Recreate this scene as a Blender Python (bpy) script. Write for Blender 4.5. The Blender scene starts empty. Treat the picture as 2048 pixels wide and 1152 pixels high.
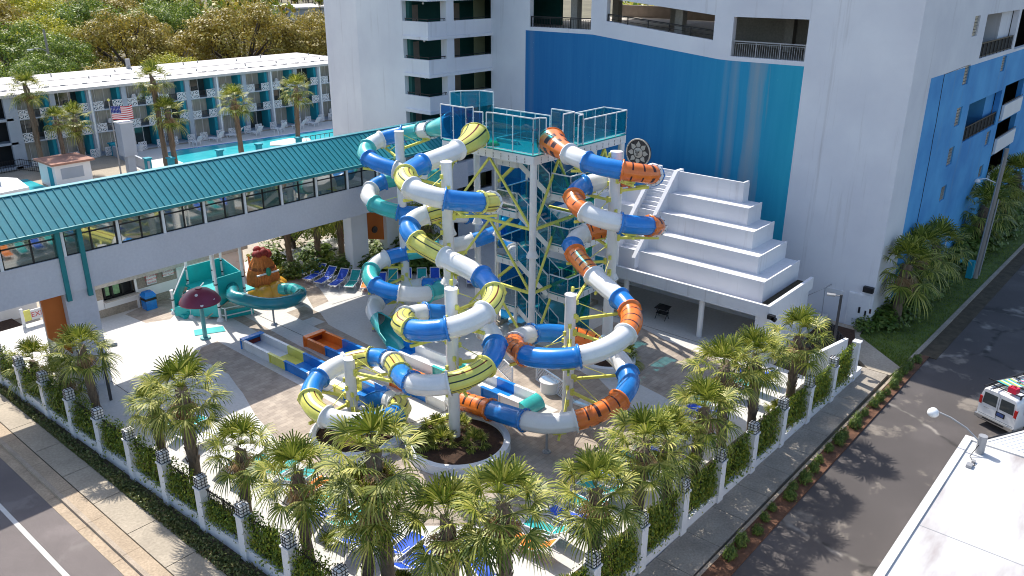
import bpy, math, random
from mathutils import Vector, Matrix
R = math.radians
PI = math.pi
C = bpy.context.scene.collection
random.seed(7)

# ---------------------------------------------------------------- materials
def lin(h):
    h = h.lstrip('#'); o = []
    for i in (0, 2, 4):
        c = int(h[i:i+2], 16) / 255
        o.append(c / 12.92 if c <= .04045 else ((c + .055) / 1.055) ** 2.4)
    return tuple(o)

def new_mat(name):
    m = bpy.data.materials.new(name); m.use_nodes = True
    nt = m.node_tree; nt.nodes.clear()
    out = nt.nodes.new('ShaderNodeOutputMaterial')
    return m, nt, out

def N(nt, t, **kw):
    n = nt.nodes.new(t)
    for k, v in kw.items(): setattr(n, k, v)
    return n

def L(nt, a, b): nt.links.new(a, b)

def mix_rgb(nt, fac, a, b, mode='MIX'):
    n = N(nt, 'ShaderNodeMix', data_type='RGBA', blend_type=mode)
    for s, v in ((n.inputs[0], fac), (n.inputs[6], a), (n.inputs[7], b)):
        if hasattr(v, 'is_output') or hasattr(v, 'links'): L(nt, v, s)
        else: s.default_value = v if not isinstance(v, tuple) else (*v[:3], 1)
    return n.outputs[2]

def math_n(nt, op, a, b=None, clamp=False):
    n = N(nt, 'ShaderNodeMath', operation=op, use_clamp=clamp)
    for s, v in ((n.inputs[0], a), (n.inputs[1], b)):
        if v is None: continue
        if hasattr(v, 'links'): L(nt, v, s)
        else: s.default_value = v
    return n.outputs[0]

def ramp(nt, fac, stops):
    n = N(nt, 'ShaderNodeValToRGB'); cr = n.color_ramp
    while len(cr.elements) > 1: cr.elements.remove(cr.elements[-1])
    cr.elements[0].position = stops[0][0]; cr.elements[0].color = (*stops[0][1], 1)
    for p, c in stops[1:]:
        e = cr.elements.new(p); e.color = (*c, 1)
    L(nt, fac, n.inputs[0]); return n.outputs[0]

def coords(nt, scale=(1, 1, 1)):
    tc = N(nt, 'ShaderNodeTexCoord'); mp = N(nt, 'ShaderNodeMapping')
    mp.inputs['Scale'].default_value = scale
    L(nt, tc.outputs['Object'], mp.inputs[0]); return mp.outputs[0]

def noise(nt, vec, scale, detail=4, rough=.55):
    n = N(nt, 'ShaderNodeTexNoise'); n.inputs['Scale'].default_value = scale
    n.inputs['Detail'].default_value = detail; n.inputs['Roughness'].default_value = rough
    L(nt, vec, n.inputs['Vector']); return n.outputs[0]

def sc(c, f): return tuple(min(1, x * f) for x in c[:3])

def pm(name, col, rough=.6, var=.12, scale=3., spec=.4, bump=0., stretch=(1, 1, 1), metal=0., fine=0., coat=0.):
    """paint / concrete / fabric: base colour broken up by two noises, optional bump"""
    if isinstance(col, str): col = lin(col)
    m, nt, out = new_mat(name)
    b = N(nt, 'ShaderNodeBsdfPrincipled')
    v = coords(nt, stretch)
    n1 = noise(nt, v, scale, 5)
    c = ramp(nt, n1, [(.25, sc(col, 1 - var)), (.5, col), (.75, sc(col, 1 + var))])
    if fine:
        n2 = noise(nt, v, scale * 14, 3)
        c = mix_rgb(nt, fine, c, ramp(nt, n2, [(.3, (0, 0, 0)), (.7, (1, 1, 1))]), 'OVERLAY')
    L(nt, c, b.inputs['Base Color'])
    b.inputs['Roughness'].default_value = rough
    b.inputs['Metallic'].default_value = metal
    b.inputs['Specular IOR Level'].default_value = spec
    b.inputs['Coat Weight'].default_value = coat
    if bump:
        bp = N(nt, 'ShaderNodeBump'); bp.inputs['Strength'].default_value = bump; bp.inputs['Distance'].default_value = .02
        L(nt, noise(nt, v, scale * 10, 4), bp.inputs['Height']); L(nt, bp.outputs[0], b.inputs['Normal'])
    L(nt, b.outputs[0], out.inputs[0]); return m

def leafmat(name, cols, trans=.35, scale=.8):
    """leaf: colour varies per leaf position and per copy, some light passes through"""
    m, nt, out = new_mat(name)
    b = N(nt, 'ShaderNodeBsdfPrincipled'); t = N(nt, 'ShaderNodeBsdfTranslucent'); mx = N(nt, 'ShaderNodeMixShader')
    g = N(nt, 'ShaderNodeNewGeometry')
    v = coords(nt)
    f = math_n(nt, 'ADD', math_n(nt, 'MULTIPLY', g.outputs['Random Per Island'], .55), math_n(nt, 'MULTIPLY', noise(nt, v, scale, 3), .55))
    cs = [lin(c) if isinstance(c, str) else c for c in cols]
    c = ramp(nt, f, [(.15 + .7 * i / max(1, len(cs) - 1), k) for i, k in enumerate(cs)])
    L(nt, c, b.inputs['Base Color']); b.inputs['Roughness'].default_value = .5
    b.inputs['Specular IOR Level'].default_value = .35
    L(nt, mix_rgb(nt, .5, c, (.55, .6, .05), 'MULTIPLY') if False else c, t.inputs[0])
    mx.inputs[0].default_value = trans
    L(nt, b.outputs[0], mx.inputs[1]); L(nt, t.outputs[0], mx.inputs[2]); L(nt, mx.outputs[0], out.inputs[0])
    return m

def tinted(name, col, diff, opac=.3, rough=.05, gl=.12, base=0.):
    """coloured see-through sheet"""
    m, nt, out = new_mat(name)
    tr = N(nt, 'ShaderNodeBsdfTransparent'); tr.inputs[0].default_value = (*col, 1)
    df = N(nt, 'ShaderNodeBsdfPrincipled'); df.inputs['Roughness'].default_value = rough
    v = coords(nt)
    L(nt, ramp(nt, noise(nt, v, 1.2, 3), [(.3, sc(diff, .8)), (.7, sc(diff, 1.15))]), df.inputs['Base Color'])
    a = N(nt, 'ShaderNodeMixShader'); a.inputs[0].default_value = opac
    L(nt, tr.outputs[0], a.inputs[1]); L(nt, df.outputs[0], a.inputs[2])
    gg = N(nt, 'ShaderNodeBsdfGlossy'); gg.inputs['Roughness'].default_value = .03
    b = N(nt, 'ShaderNodeMixShader'); lw = N(nt, 'ShaderNodeFresnel'); lw.inputs[0].default_value = 1.45
    L(nt, math_n(nt, 'ADD', math_n(nt, 'MULTIPLY', lw.outputs[0], gl * 6, True), base), b.inputs[0])
    L(nt, a.outputs[0], b.inputs[1]); L(nt, gg.outputs[0], b.inputs[2]); L(nt, b.outputs[0], out.inputs[0])
    return m

# ---------------------------------------------------------------- mesh builder
class MB:
    def __init__(s): s.v = []; s.f = []; s.m = []; s.s = []
    def add(s, vs, fs, mi=0, smooth=False):
        o = len(s.v); s.v += [tuple(p) for p in vs]
        for k, f in enumerate(fs):
            s.f.append(tuple(i + o for i in f)); s.m.append(mi[k] if isinstance(mi, list) else mi); s.s.append(smooth)
        return s
    def box(s, x0, x1, y0, y1, z0, z1, mi=0):
        v = [(x, y, z) for z in (z0, z1) for y in (y0, y1) for x in (x0, x1)]
        return s.add(v, [(0, 2, 3, 1), (4, 5, 7, 6), (0, 1, 5, 4), (2, 6, 7, 3), (0, 4, 6, 2), (1, 3, 7, 5)], mi)
    def bbox(s, c, sz, rz=0, mi=0, tilt=None):
        M_ = Matrix.Rotation(rz, 3, 'Z')
        if tilt is not None: M_ = M_ @ tilt
        v = [Vector(c) + M_ @ Vector((a * sz[0] / 2, b * sz[1] / 2, d * sz[2] / 2)) for d in (-1, 1) for b in (-1, 1) for a in (-1, 1)]
        return s.add(v, [(0, 2, 3, 1), (4, 5, 7, 6), (0, 1, 5, 4), (2, 6, 7, 3), (0, 4, 6, 2), (1, 3, 7, 5)], mi)
    def bar(s, p, q, w, h=None, mi=0, up=(0, 0, 1)):
        h = h or w; p = Vector(p); q = Vector(q); d = (q - p).normalized(); u = Vector(up)
        if abs(d.dot(u)) > .98: u = Vector((1, 0, 0))
        a = d.cross(u).normalized(); b = a.cross(d)
        v = [e + a * x * w / 2 + b * y * h / 2 for e in (p, q) for x, y in ((-1, -1), (1, -1), (1, 1), (-1, 1))]
        return s.add(v, [(3, 2, 1, 0), (4, 5, 6, 7), (0, 1, 5, 4), (1, 2, 6, 5), (2, 3, 7, 6), (3, 0, 4, 7)], mi)
    def cyl(s, p, q, r, r2=None, n=16, mi=0, caps=True):
        r2 = r if r2 is None else r2; p = Vector(p); q = Vector(q); d = (q - p).normalized()
        u = Vector((1, 0, 0)) if abs(d.z) > .9 else Vector((0, 0, 1))
        a = d.cross(u).normalized(); b = a.cross(d)
        v = [e + (a * math.cos(t) + b * math.sin(t)) * rr for e, rr in ((p, r), (q, r2)) for t in [2 * PI * i / n for i in range(n)]]
        s.add(v, [(i, (i + 1) % n, n + (i + 1) % n, n + i) for i in range(n)], mi, True)
        if caps: s.add(v, [tuple(range(n - 1, -1, -1)), tuple(range(n, 2 * n))], mi)
        return s
    def tube(s, pts, r, n=8, mi=0):
        pts = [Vector(p) for p in pts]; rings = []
        for i, p in enumerate(pts):
            d = (pts[min(i + 1, len(pts) - 1)] - pts[max(i - 1, 0)]).normalized()
            u = Vector((0, 0, 1)) if abs(d.z) < .95 else Vector((1, 0, 0))
            a = d.cross(u).normalized(); b = a.cross(d); rr = r[i] if isinstance(r, (list, tuple)) else r
            rings.append([p + (a * math.cos(2 * PI * k / n) + b * math.sin(2 * PI * k / n)) * rr for k in range(n)])
        v = [q for g in rings for q in g]
        fs = [(i * n + k, i * n + (k + 1) % n, (i + 1) * n + (k + 1) % n, (i + 1) * n + k) for i in range(len(pts) - 1) for k in range(n)]
        s.add(v, fs, mi, True)
        s.add(rings[0] + rings[-1], [tuple(range(n - 1, -1, -1)), tuple(range(n, 2 * n))], mi); return s
    def lathe(s, c, prof, n=24, mi=0, smooth=True):
        v = [(c[0] + r * math.cos(2 * PI * k / n), c[1] + r * math.sin(2 * PI * k / n), c[2] + z) for r, z in prof for k in range(n)]
        return s.add(v, [(i * n + k, i * n + (k + 1) % n, (i + 1) * n + (k + 1) % n, (i + 1) * n + k) for i in range(len(prof) - 1) for k in range(n)], mi, smooth)
    def prism(s, poly, z0, z1, mi=0, top=None):
        n = len(poly); v = [(x, y, z0) for x, y in poly] + [(x, y, z1) for x, y in poly]
        s.add(v, [(i, (i + 1) % n, n + (i + 1) % n, n + i) for i in range(n)] + [tuple(range(n - 1, -1, -1))], mi)
        return s.add(v, [tuple(range(n, 2 * n))], mi if top is None else top)
    def sheet(s, poly, z, mi=0): return s.add([(x, y, z) for x, y in poly], [tuple(range(len(poly)))], mi)
    def build(s, name, mats, parent=None, smooth=None):
        me = bpy.data.meshes.new(name)
        off = Vector(parent_loc(parent)) if parent is not None else Vector((0, 0, 0))
        me.from_pydata([(p[0] - off.x, p[1] - off.y, p[2] - off.z) for p in s.v], [], s.f)
        for m in (mats if isinstance(mats, (list, tuple)) else [mats]): me.materials.append(m)
        me.polygons.foreach_set('material_index', s.m)
        me.polygons.foreach_set('use_smooth', s.s)
        me.update()
        o = bpy.data.objects.new(name, me); C.objects.link(o)
        if parent is not None: o.parent = parent
        return o

def parent_loc(p):
    t = Vector((0, 0, 0))
    while p is not None: t += p.location; p = p.parent
    return t

def tag(o, label=None, cat=None, group=None, kind=None):
    if label: o['label'] = label
    if cat: o['category'] = cat
    if group: o['group'] = group
    if kind: o['kind'] = kind
    return o

def thing(name, label, cat, loc=(0, 0, 0), group=None, rz=0):
    o = bpy.data.objects.new(name, None); C.objects.link(o); o.location = loc; o.rotation_euler.z = rz
    o.empty_display_size = .3
    return tag(o, label, cat, group)

def dup(root, loc, rz=0, scale=1., label=None, group=None):
    r = root.copy(); C.objects.link(r); r.location = loc; r.rotation_euler = (0, 0, rz)
    r.scale = scale if isinstance(scale, tuple) else (scale,) * 3
    if label: r['label'] = label
    if group: r['group'] = group
    for ch in list(root.children):
        c = ch.copy(); C.objects.link(c); c.parent = r
        for g in ch.children:
            d = g.copy(); C.objects.link(d); d.parent = c
    return r

ORD = ['first', 'second', 'third', 'fourth', 'fifth', 'sixth', 'seventh', 'eighth', 'ninth', 'tenth', 'eleventh', 'twelfth', 'thirteenth', 'fourteenth', 'fifteenth', 'sixteenth', 'seventeenth', 'eighteenth', 'nineteenth', 'twentieth']

# ---------------------------------------------------------------- camera, sun, sky
cam = bpy.data.objects.new('camera', bpy.data.cameras.new('camera')); C.objects.link(cam)
pitch, yaw, roll = R(21.309), R(40.6025), R(.2535)
fwd = Vector((math.cos(yaw) * math.cos(pitch), math.sin(yaw) * math.cos(pitch), -math.sin(pitch)))
rt = fwd.cross(Vector((0, 0, 1))).normalized(); up = rt.cross(fwd)
r2 = rt * math.cos(roll) + up * math.sin(roll); u2 = -rt * math.sin(roll) + up * math.cos(roll)
cam.matrix_world = Matrix(((r2.x, u2.x, -fwd.x, -13.438), (r2.y, u2.y, -fwd.y, -13.095), (r2.z, u2.z, -fwd.z, 21.357), (0, 0, 0, 1)))
cam.data.sensor_width = 36; cam.data.lens = 29.008; cam.data.clip_end = 3000; cam.data.clip_start = .5
S_ = bpy.context.scene; S_.camera = cam

SUN_EL, SUN_AZ = R(49.5), math.atan2(.305, 1)          # azimuth measured from +Y towards +X
sd = bpy.data.lights.new('sun', 'SUN'); sd.energy = 4.0; sd.angle = R(.5); sd.color = (1, .95, .86)
so = bpy.data.objects.new('sun', sd); C.objects.link(so)
to_sun = Vector((math.sin(SUN_AZ) * math.cos(SUN_EL), math.cos(SUN_AZ) * math.cos(SUN_EL), math.sin(SUN_EL)))
so.rotation_euler = to_sun.to_track_quat('Z', 'Y').to_euler()
w = bpy.data.worlds.new('World'); S_.world = w; w.use_nodes = True
wn = w.node_tree; sk = wn.nodes.new('ShaderNodeTexSky'); sk.sky_type = 'NISHITA'; sk.sun_disc = False
sk.sun_elevation = SUN_EL; sk.sun_rotation = SUN_AZ; sk.air_density = 1.0; sk.dust_density = 1.6; sk.ozone_density = 1.0
bg = wn.nodes['Background']; wn.links.new(sk.outputs[0], bg.inputs[0]); bg.inputs[1].default_value = .15
S_.view_settings.view_transform = 'Standard'; S_.view_settings.look = 'None'
S_.view_settings.exposure = .70; S_.view_settings.gamma = 1
S_.render.engine = 'CYCLES'; S_.cycles.transparent_max_bounces = 24; S_.cycles.max_bounces = 8
S_.cycles.diffuse_bounces = 4; S_.cycles.use_denoising = True
S_.cycles.sample_clamp_indirect = 6; S_.cycles.filter_width = 1.05

# ---------------------------------------------------------------- shared materials
M = {}
M['white'] = pm('white_paint', (.74, .74, .75), .55, .05, .8, bump=.05)
M['stucco'] = pm('white_stucco', (.70, .70, .72), .8, .07, .35, bump=.25, fine=.08)
M['white_gloss'] = pm('white_gelcoat', (.74, .74, .73), .27, .08, 1.1, .5, coat=.2, fine=.06)
M['steel_white'] = pm('white_painted_steel', (.72, .71, .69), .4, .06, 2.)
M['blue'] = pm('blue_gelcoat', (.012, .20, .60), .24, .2, 1.1, .5, coat=.25, fine=.05)
M['teal'] = pm('teal_gelcoat', (.05, .45, .43), .26, .18, 1.1, .5, coat=.2, fine=.05)
M['yellow'] = pm('yellow_gelcoat', (.70, .66, .14), .26, .16, 1.1, .5, coat=.2, fine=.05)
M['orange'] = pm('orange_gelcoat', (.80, .19, .03), .26, .2, 1.1, .5, coat=.2, fine=.05)
M['stripe_dark'] = pm('dark_stripe', (.012, .03, .02), .3, .1, 2)
M['stripe_red'] = pm('maroon_stripe', (.16, .018, .01), .3, .1, 2)
M['stripe_black'] = pm('black_stripe', (.045, .012, .012), .3, .1, 2)
M['stripe_grey'] = pm('grey_stripe', (.25, .23, .12), .3, .1, 2)
M['yellow_steel'] = pm('yellow_painted_steel', (.70, .67, .13), .45, .12, 2.)
M['black'] = pm('black_metal', (.012, .012, .014), .45, .2, 4)
M['dark'] = pm('dark_interior', (.02, .022, .025), .8, .25, 1)
M['grey_metal'] = pm('grey_metal', (.33, .33, .34), .45, .1, 3, metal=.3)
M['teal_paint'] = pm('teal_paint', (.006, .19, .21), .5, .12, 1.2)
M['teal_wall'] = pm('teal_wall_paint', (.01, .27, .36), .7, .12, .8)
M['concrete'] = pm('concrete', (.42, .39, .35), .85, .16, .5, bump=.2, fine=.15)
M['glass_dark'] = pm('dark_glass', (.03, .045, .05), .06, .2, .5, .8)
M['curtain'] = pm('curtain_behind_glass', (.42, .42, .38), .5, .3, 6, .3, stretch=(2.5, 1, .06))
M['mulch'] = pm('mulch', (.055, .028, .016), .95, .5, 7, bump=1., fine=.4)
M['trunk'] = pm('palm_trunk', (.17, .125, .09), .95, .35, 5, bump=.8, fine=.3)
M['bark'] = pm('bark', (.10, .08, .065), .95, .3, 4, bump=.6)

def stained_white(nm='weathered_white_stucco', sx=1.8, k=1.0):
    m, nt, out = new_mat(nm); b = N(nt, 'ShaderNodeBsdfPrincipled'); v = coords(nt)
    c = ramp(nt, noise(nt, v, .25, 5), [(.3, (.62, .62, .66)), (.7, (.74, .74, .76))])
    st = noise(nt, coords(nt, (1, 1, .05)), sx, 5, .65)
    c = mix_rgb(nt, ramp(nt, st, [(.58, (0, 0, 0)), (.78, (.42, .40, .38))]), c, lin('#8a7f78'))
    L(nt, c, b.inputs['Base Color']); b.inputs['Roughness'].default_value = .8
    bp = N(nt, 'ShaderNodeBump'); bp.inputs['Strength'].default_value = .25; bp.inputs['Distance'].default_value = .02
    L(nt, noise(nt, v, 5, 4), bp.inputs['Height']); L(nt, bp.outputs[0], b.inputs['Normal']); L(nt, b.outputs[0], out.inputs[0]); return m
M['pyr'] = stained_white('weathered_white_render', 3.2)
# ================================================================ GROUND
def paver_mat():
    m, nt, out = new_mat('pavers'); b = N(nt, 'ShaderNodeBsdfPrincipled')
    v = coords(nt)
    br = N(nt, 'ShaderNodeTexBrick'); br.offset = .5
    br.inputs['Scale'].default_value = 1.6; br.inputs['Mortar Size'].default_value = .012
    br.inputs['Brick Width'].default_value = .62; br.inputs['Row Height'].default_value = .42
    br.inputs['Color1'].default_value = (*lin('#b3a494'), 1); br.inputs['Color2'].default_value = (*lin('#8f8276'), 1)
    br.inputs['Mortar'].default_value = (*lin('#70665d'), 1)
    L(nt, v, br.inputs['Vector'])
    c = mix_rgb(nt, .45, br.outputs[0], ramp(nt, noise(nt, v, 1.3, 4), [(.3, lin('#82766c')), (.7, lin('#bcae9f'))]))
    L(nt, c, b.inputs['Base Color']); b.inputs['Roughness'].default_value = .85
    bp = N(nt, 'ShaderNodeBump'); bp.inputs['Strength'].default_value = .4; bp.inputs['Distance'].default_value = .01
    L(nt, br.outputs['Fac'], bp.inputs['Height']); bp.invert = True; L(nt, bp.outputs[0], b.inputs['Normal'])
    L(nt, b.outputs[0], out.inputs[0]); return m

def asphalt_mat(name, col, patch, crack=True, sc_=.16):
    m, nt, out = new_mat(name); b = N(nt, 'ShaderNodeBsdfPrincipled'); v = coords(nt)
    base = ramp(nt, noise(nt, v, sc_, 6, .6), [(.3, sc(col, .8)), (.55, col), (.7, sc(col, 1.35))])
    c = mix_rgb(nt, .55, base, ramp(nt, noise(nt, v, 30, 3), [(.3, (.2, .2, .2)), (.7, (.8, .8, .8))]), 'OVERLAY')
    pt = ramp(nt, noise(nt, v, sc_ * 1.7, 6, .62), [(.58, (0, 0, 0)), (.645, (.85, .85, .85))])
    c = mix_rgb(nt, pt, c, patch)
    if crack:
        vo = N(nt, 'ShaderNodeTexVoronoi', feature='DISTANCE_TO_EDGE'); vo.inputs['Scale'].default_value = .17
        nz = N(nt, 'ShaderNodeTexNoise'); nz.inputs['Scale'].default_value = 1.2; nz.inputs['Detail'].default_value = 4; L(nt, v, nz.inputs['Vector'])
        ad = N(nt, 'ShaderNodeMix', data_type='VECTOR'); ad.inputs[0].default_value = .4
        L(nt, v, ad.inputs[4]); L(nt, nz.outputs[1], ad.inputs[5]); L(nt, ad.outputs[1], vo.inputs['Vector'])
        ck = ramp(nt, vo.outputs['Distance'], [(.0, (1, 1, 1)), (.018, (0, 0, 0))])
        ck = math_n(nt, 'MULTIPLY', ck, ramp(nt, noise(nt, v, .35, 2), [(.34, (0, 0, 0)), (.46, (.9, .9, .9))]))
        c = mix_rgb(nt, ck, c, ramp(nt, noise(nt, v, .8, 2), [(.45, sc(col, .35)), (.62, (.30, .27, .24))]))
    L(nt, c, b.inputs['Base Color']); b.inputs['Roughness'].default_value = .9
    bp = N(nt, 'ShaderNodeBump'); bp.inputs['Strength'].default_value = .3; bp.inputs['Distance'].default_value = .01
    L(nt, noise(nt, v, 60, 2), bp.inputs['Height']); L(nt, bp.outputs[0], b.inputs['Normal'])
    L(nt, b.outputs[0], out.inputs[0]); return m

M['pavers'] = paver_mat()
M['street'] = asphalt_mat('street_asphalt', (.165, .14, .135), (.20, .175, .165), False, .3)
M['lot'] = asphalt_mat('parking_asphalt', (.078, .068, .066), (.22, .19, .16), True, .2)
M['deck'] = pm('pool_deck_concrete', (.55, .535, .51), .8, .07, .5, bump=.12, fine=.08)
M['walk'] = pm('sidewalk_concrete', (.38, .325, .255), .9, .16, .6, bump=.15, fine=.15)
M['walk_grey'] = pm('grey_sidewalk_concrete', (.31, .27, .225), .9, .25, .8, bump=.2, fine=.2)
M['gutter'] = pm('gutter_concrete', (.40, .31, .22), .9, .16, .8, bump=.15, fine=.2)
M['curb'] = pm('kerb_concrete', (.38, .31, .24), .9, .2, 1.2, bump=.2, fine=.2)
M['dirt'] = pm('sandy_soil', (.24, .19, .13), .95, .3, .3, bump=.4, fine=.3)
M['lawn'] = pm('lawn_ground', (.10, .14, .035), .95, .4, 1.2, bump=.8, fine=.3)
M['soil'] = pm('dark_soil', (.07, .055, .035), .95, .4, 2, bump=.8, fine=.3)
M['far_ground'] = pm('far_ground', (.13, .115, .07), .95, .35, .02, fine=.2)
M['linepaint'] = pm('road_paint', (.62, .60, .57), .7, .12, 3)
M['joint'] = pm('joint_line', (.07, .06, .05), .9, .2, 3)

def struct(name, mb, m):
    return tag(mb.build(name, m), kind='structure')

struct('ground', MB().sheet([(-700, -500), (900, -500), (900, 1600), (-700, 1600)], -.17), M['far_ground'])
# street on the left: asphalt, painted lane line, gutter, kerb, apron and footway in concrete slabs
struct('street', MB().sheet([(-17, -60), (-3.92, -60), (-3.92, 140), (-17, 140)], -.14), M['street'])
struct('lane_line', MB().sheet([(-5.44, -60), (-5.26, -60), (-5.26, 140), (-5.44, 140)], -.136), M['linepaint'])
g = MB()
for k in range(-20, 46): g.box(-3.92, -3.5, k * 3.05 + .012, (k + 1) * 3.05 - .012, -.2, -.125)
struct('gutter', g, M['gutter'])
g = MB()
for k in range(-20, 46): g.box(-3.5, -3.32, k * 3.05 + .01, (k + 1) * 3.05 - .01, -.2, .0)
struct('kerb', g, M['curb'])
g = MB()
for k in range(-20, 46): g.box(-3.32, -2.79, k * 3.05 + .008, (k + 1) * 3.05 - .008, -.2, -.003)
struct('kerb_apron', g, M['gutter'])
g = MB()
for k in range(-20, 46): g.box(-2.74, -1.45, k * 1.52 * 2 + 1.2 + .02, (k + 1) * 1.52 * 2 + 1.2 - .02, -.2, .0)
struct('sidewalk', g, M['walk'])
struct('verge', MB().box(-1.45, -.1, -2, 140, -.2, -.03).box(-3.0, -1.45, -60, 140, -.2, -.02), M['soil'])
# footway, planting strip and parking lot on the right
g = MB()
for k in range(-2, 15): g.box(-1 + k * 2.2 + .012, -1 + (k + 1) * 2.2 - .012, -1.95 - .012 * k, -.33 - .022 * k, -.2, -.003)
struct('footway', g, M['walk_grey'])
struct('footway_edge', MB().prism([(-3, -2.08), (37, -2.55), (37, -2.42), (-3, -1.94)], -.2, .01), M['curb'])
struct('footway_path', MB().prism([(31.9, -1.05), (31.9, -2.25), (33.3, -2.38), (36.1, .9), (37.4, 1.15), (37.4, 7.0), (36.2, 7.0), (35.6, 2.6)], -.2, .02), M['walk'])
M['red_mulch'] = pm('red_brown_mulch', (.13, .062, .036), .95, .45, 6, bump=1., fine=.4)
struct('planting_bed', MB().prism([(-3, -2.98), (36, -3.2), (36, -2.56), (-3, -2.08)], -.2, -.02), M['red_mulch'])
struct('parking_lot', MB().sheet([(-3, -40), (140, -40), (140, -3.3), (36, -3.2), (-3, -2.98)], -.10), M['lot'])
struct('lot_kerb', MB().prism([(33.6, -2.62), (140, -4.2), (140, -4.02), (33.6, -2.38)], -.2, .05), M['walk_grey'])
struct('lawn', MB().prism([(36.2, 1.0), (33.4, -2.37), (140, -3.98), (140, .7), (37.4, .7)], -.2, .0), M['lawn'])
struct('bed_edge', MB().prism([(36, -3.6), (140, -4.9), (140, -4.2), (36, -2.66)], -.2, -.06), M['soil'])
struct('inner_soil', MB().prism([(-.1, .2), (31.5, -.55), (36.6, 1.4), (36.6, 7), (34, 7), (34, 2.6), (4, 2.2), (2, 60), (-1.9, 60)], -.2, .12), M['mulch'])
# pool deck: a raised slab of white concrete, pavers laid on it
struct('pool_deck', MB().prism([(.9, 2.0), (4.6, 1.25), (27.8, .75), (28.1, 3.4), (37.3, 3.4), (37.3, 40.6), (-.3, 40.6), (.35, 20)], -.2, .4), M['deck'])
pav = MB()
pav.sheet([(6.9, 28.1), (8.0, 29.3), (9.1, 29.4), (8.9, 14.0), (11.5, 12.2), (13.9, 9.2), (16.0, 9.0), (16.2, 14.9), (17.5, 15.5), (20.0, 13.5), (20.3, 9.7), (18.9, 7.2), (18.2, 4.6), (14, 3.9), (10, 4.2), (7, 5.2), (5, 7.5), (4.2, 11), (4.6, 15.5), (5.6, 20), (6.5, 22.6), (6.7, 23.4), (7.2, 25.1), (7.2, 26.9)][::-1], .404)
pav.sheet([(11.6, 31.8), (12.3, 31.6), (11.8, 22.7), (11.7, 17), (11.1, 17), (11.1, 22.9)][::-1], .404)
pav.sheet([(14.4, 30), (15.8, 30), (15.8, 28.3), (15, 26.4), (14.9, 25.5), (14.7, 22.5), (14.6, 20.5), (14.0, 21), (14.1, 24.9), (14.3, 28.1)][::-1], .404)
pav.sheet([(27.6, 11.6), (26.9, 9.3), (26.7, 6.9), (26.9, 4.0), (24, 2.8), (20.5, 4.6), (21.2, 8.0), (22.3, 9.5), (23, 13.5), (27, 13.5)][::-1], .404)
pav.sheet([(16, 29.3), (17.2, 31.8), (17.6, 35), (19, 35), (18.5, 32), (17.4, 29.5)][::-1], .404)
pav.sheet([(7.4, 37.5), (10.6, 38.6), (10.6, 36), (8.9, 34.6), (7.6, 35.2)][::-1], .404)
struct('paver_paving', pav, M['pavers'])
pan = MB().box(14.25, 15.1, 26.9, 28.1, .4, .409).box(17.0, 18.0, 7.6, 8.9, .4, .409)
struct('concrete_inset', pan, M['deck'])
jn = MB()
for x0, y0, x1, y1 in ((17.2, 28.9, 22.5, 28.3), (12.9, 19, 12.95, 32), (10.2, 14.2, 11.6, 21), (27.9, 3.6, 27.9, 14), (9.3, 13.9, 12.2, 13.2), (2.2, 8, 2.6, 30), (3.4, 9.5, 8, 4.2)):
    d = Vector((x1 - x0, y1 - y0, 0)).normalized(); n = Vector((-d.y, d.x, 0)) * .018
    jn.sheet([(x0 - n.x, y0 - n.y), (x1 - n.x, y1 - n.y), (x1 + n.x, y1 + n.y), (x0 + n.x, y0 + n.y)], .409)
struct('deck_joint', jn, M['joint'])
# hotel grounds beyond the skybridge
struct('hotel_forecourt', MB().prism([(-1.9, 40.6), (90, 40.6), (90, 104), (-2.5, 104)], -.2, .0), M['walk'])

# ================================================================ FENCES
a1, a2 = R(1.735), R(-1.5026)
d1 = Vector((-math.sin(a1), math.cos(a1), 0)); d2 = Vector((math.cos(a2), math.sin(a2), 0))
M['lantern'] = pm('lantern_glass', (.78, .78, .78), .3, .04, 2)
pt = thing('fence_pillar', '', 'pillar')
MB().box(-.21, .21, -.21, .21, -.17, 2.0).box(-.25, .25, -.25, .25, 1.96, 2.04).build('shaft', M['white'], pt)
la = MB().box(-.185, .185, -.185, .185, 2.04, 2.5).box(-.12, .12, -.12, .12, 2.5, 2.55).build('lantern', M['lantern'], pt)
cg = MB()
for z in (2.06, 2.2, 2.34, 2.48):
    for s in (-1, 1):
        cg.bar((-.2, s * .2, z), (.2, s * .2, z), .018); cg.bar((s * .2, -.2, z), (s * .2, .2, z), .018)
for a in (-.07, .07):
    for s in (-1, 1):
        cg.bar((a, s * .201, 2.04), (a, s * .201, 2.55), .018); cg.bar((s * .201, a, 2.04), (s * .201, a, 2.55), .018)
    cg.bar((a, -.2, 2.555), (a, .2, 2.555), .02); cg.bar((-.2, a, 2.565), (.2, a, 2.565), .02)
cg.build('cage', M['black'], pt)
first = [True]
def pillar(p, rz, label):
    if first[0]:
        pt.location = p; pt.rotation_euler.z = rz; pt['label'] = label; pt['group'] = 'white pillars with caged lanterns'; first[0] = False; return pt
    return dup(pt, p, rz, label=label, group='white pillars with caged lanterns')
LEFT = [.21 + 2.8186 * k for k in range(-0, 15)]
RIGHT = [6.039 + 2.962 * k for k in range(-1, 8)]
for k, t in enumerate(LEFT):
    pillar(d1 * t, a1, 'white lantern pillar on the street side, ' + ('at the corner of the fences' if k == 0 else ORD[k - 1] + ' from the corner'))
for k, t in enumerate(RIGHT):
    pillar(d2 * t, a2, 'white lantern pillar on the parking lot side, ' + ORD[k] + ' from the corner')

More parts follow.
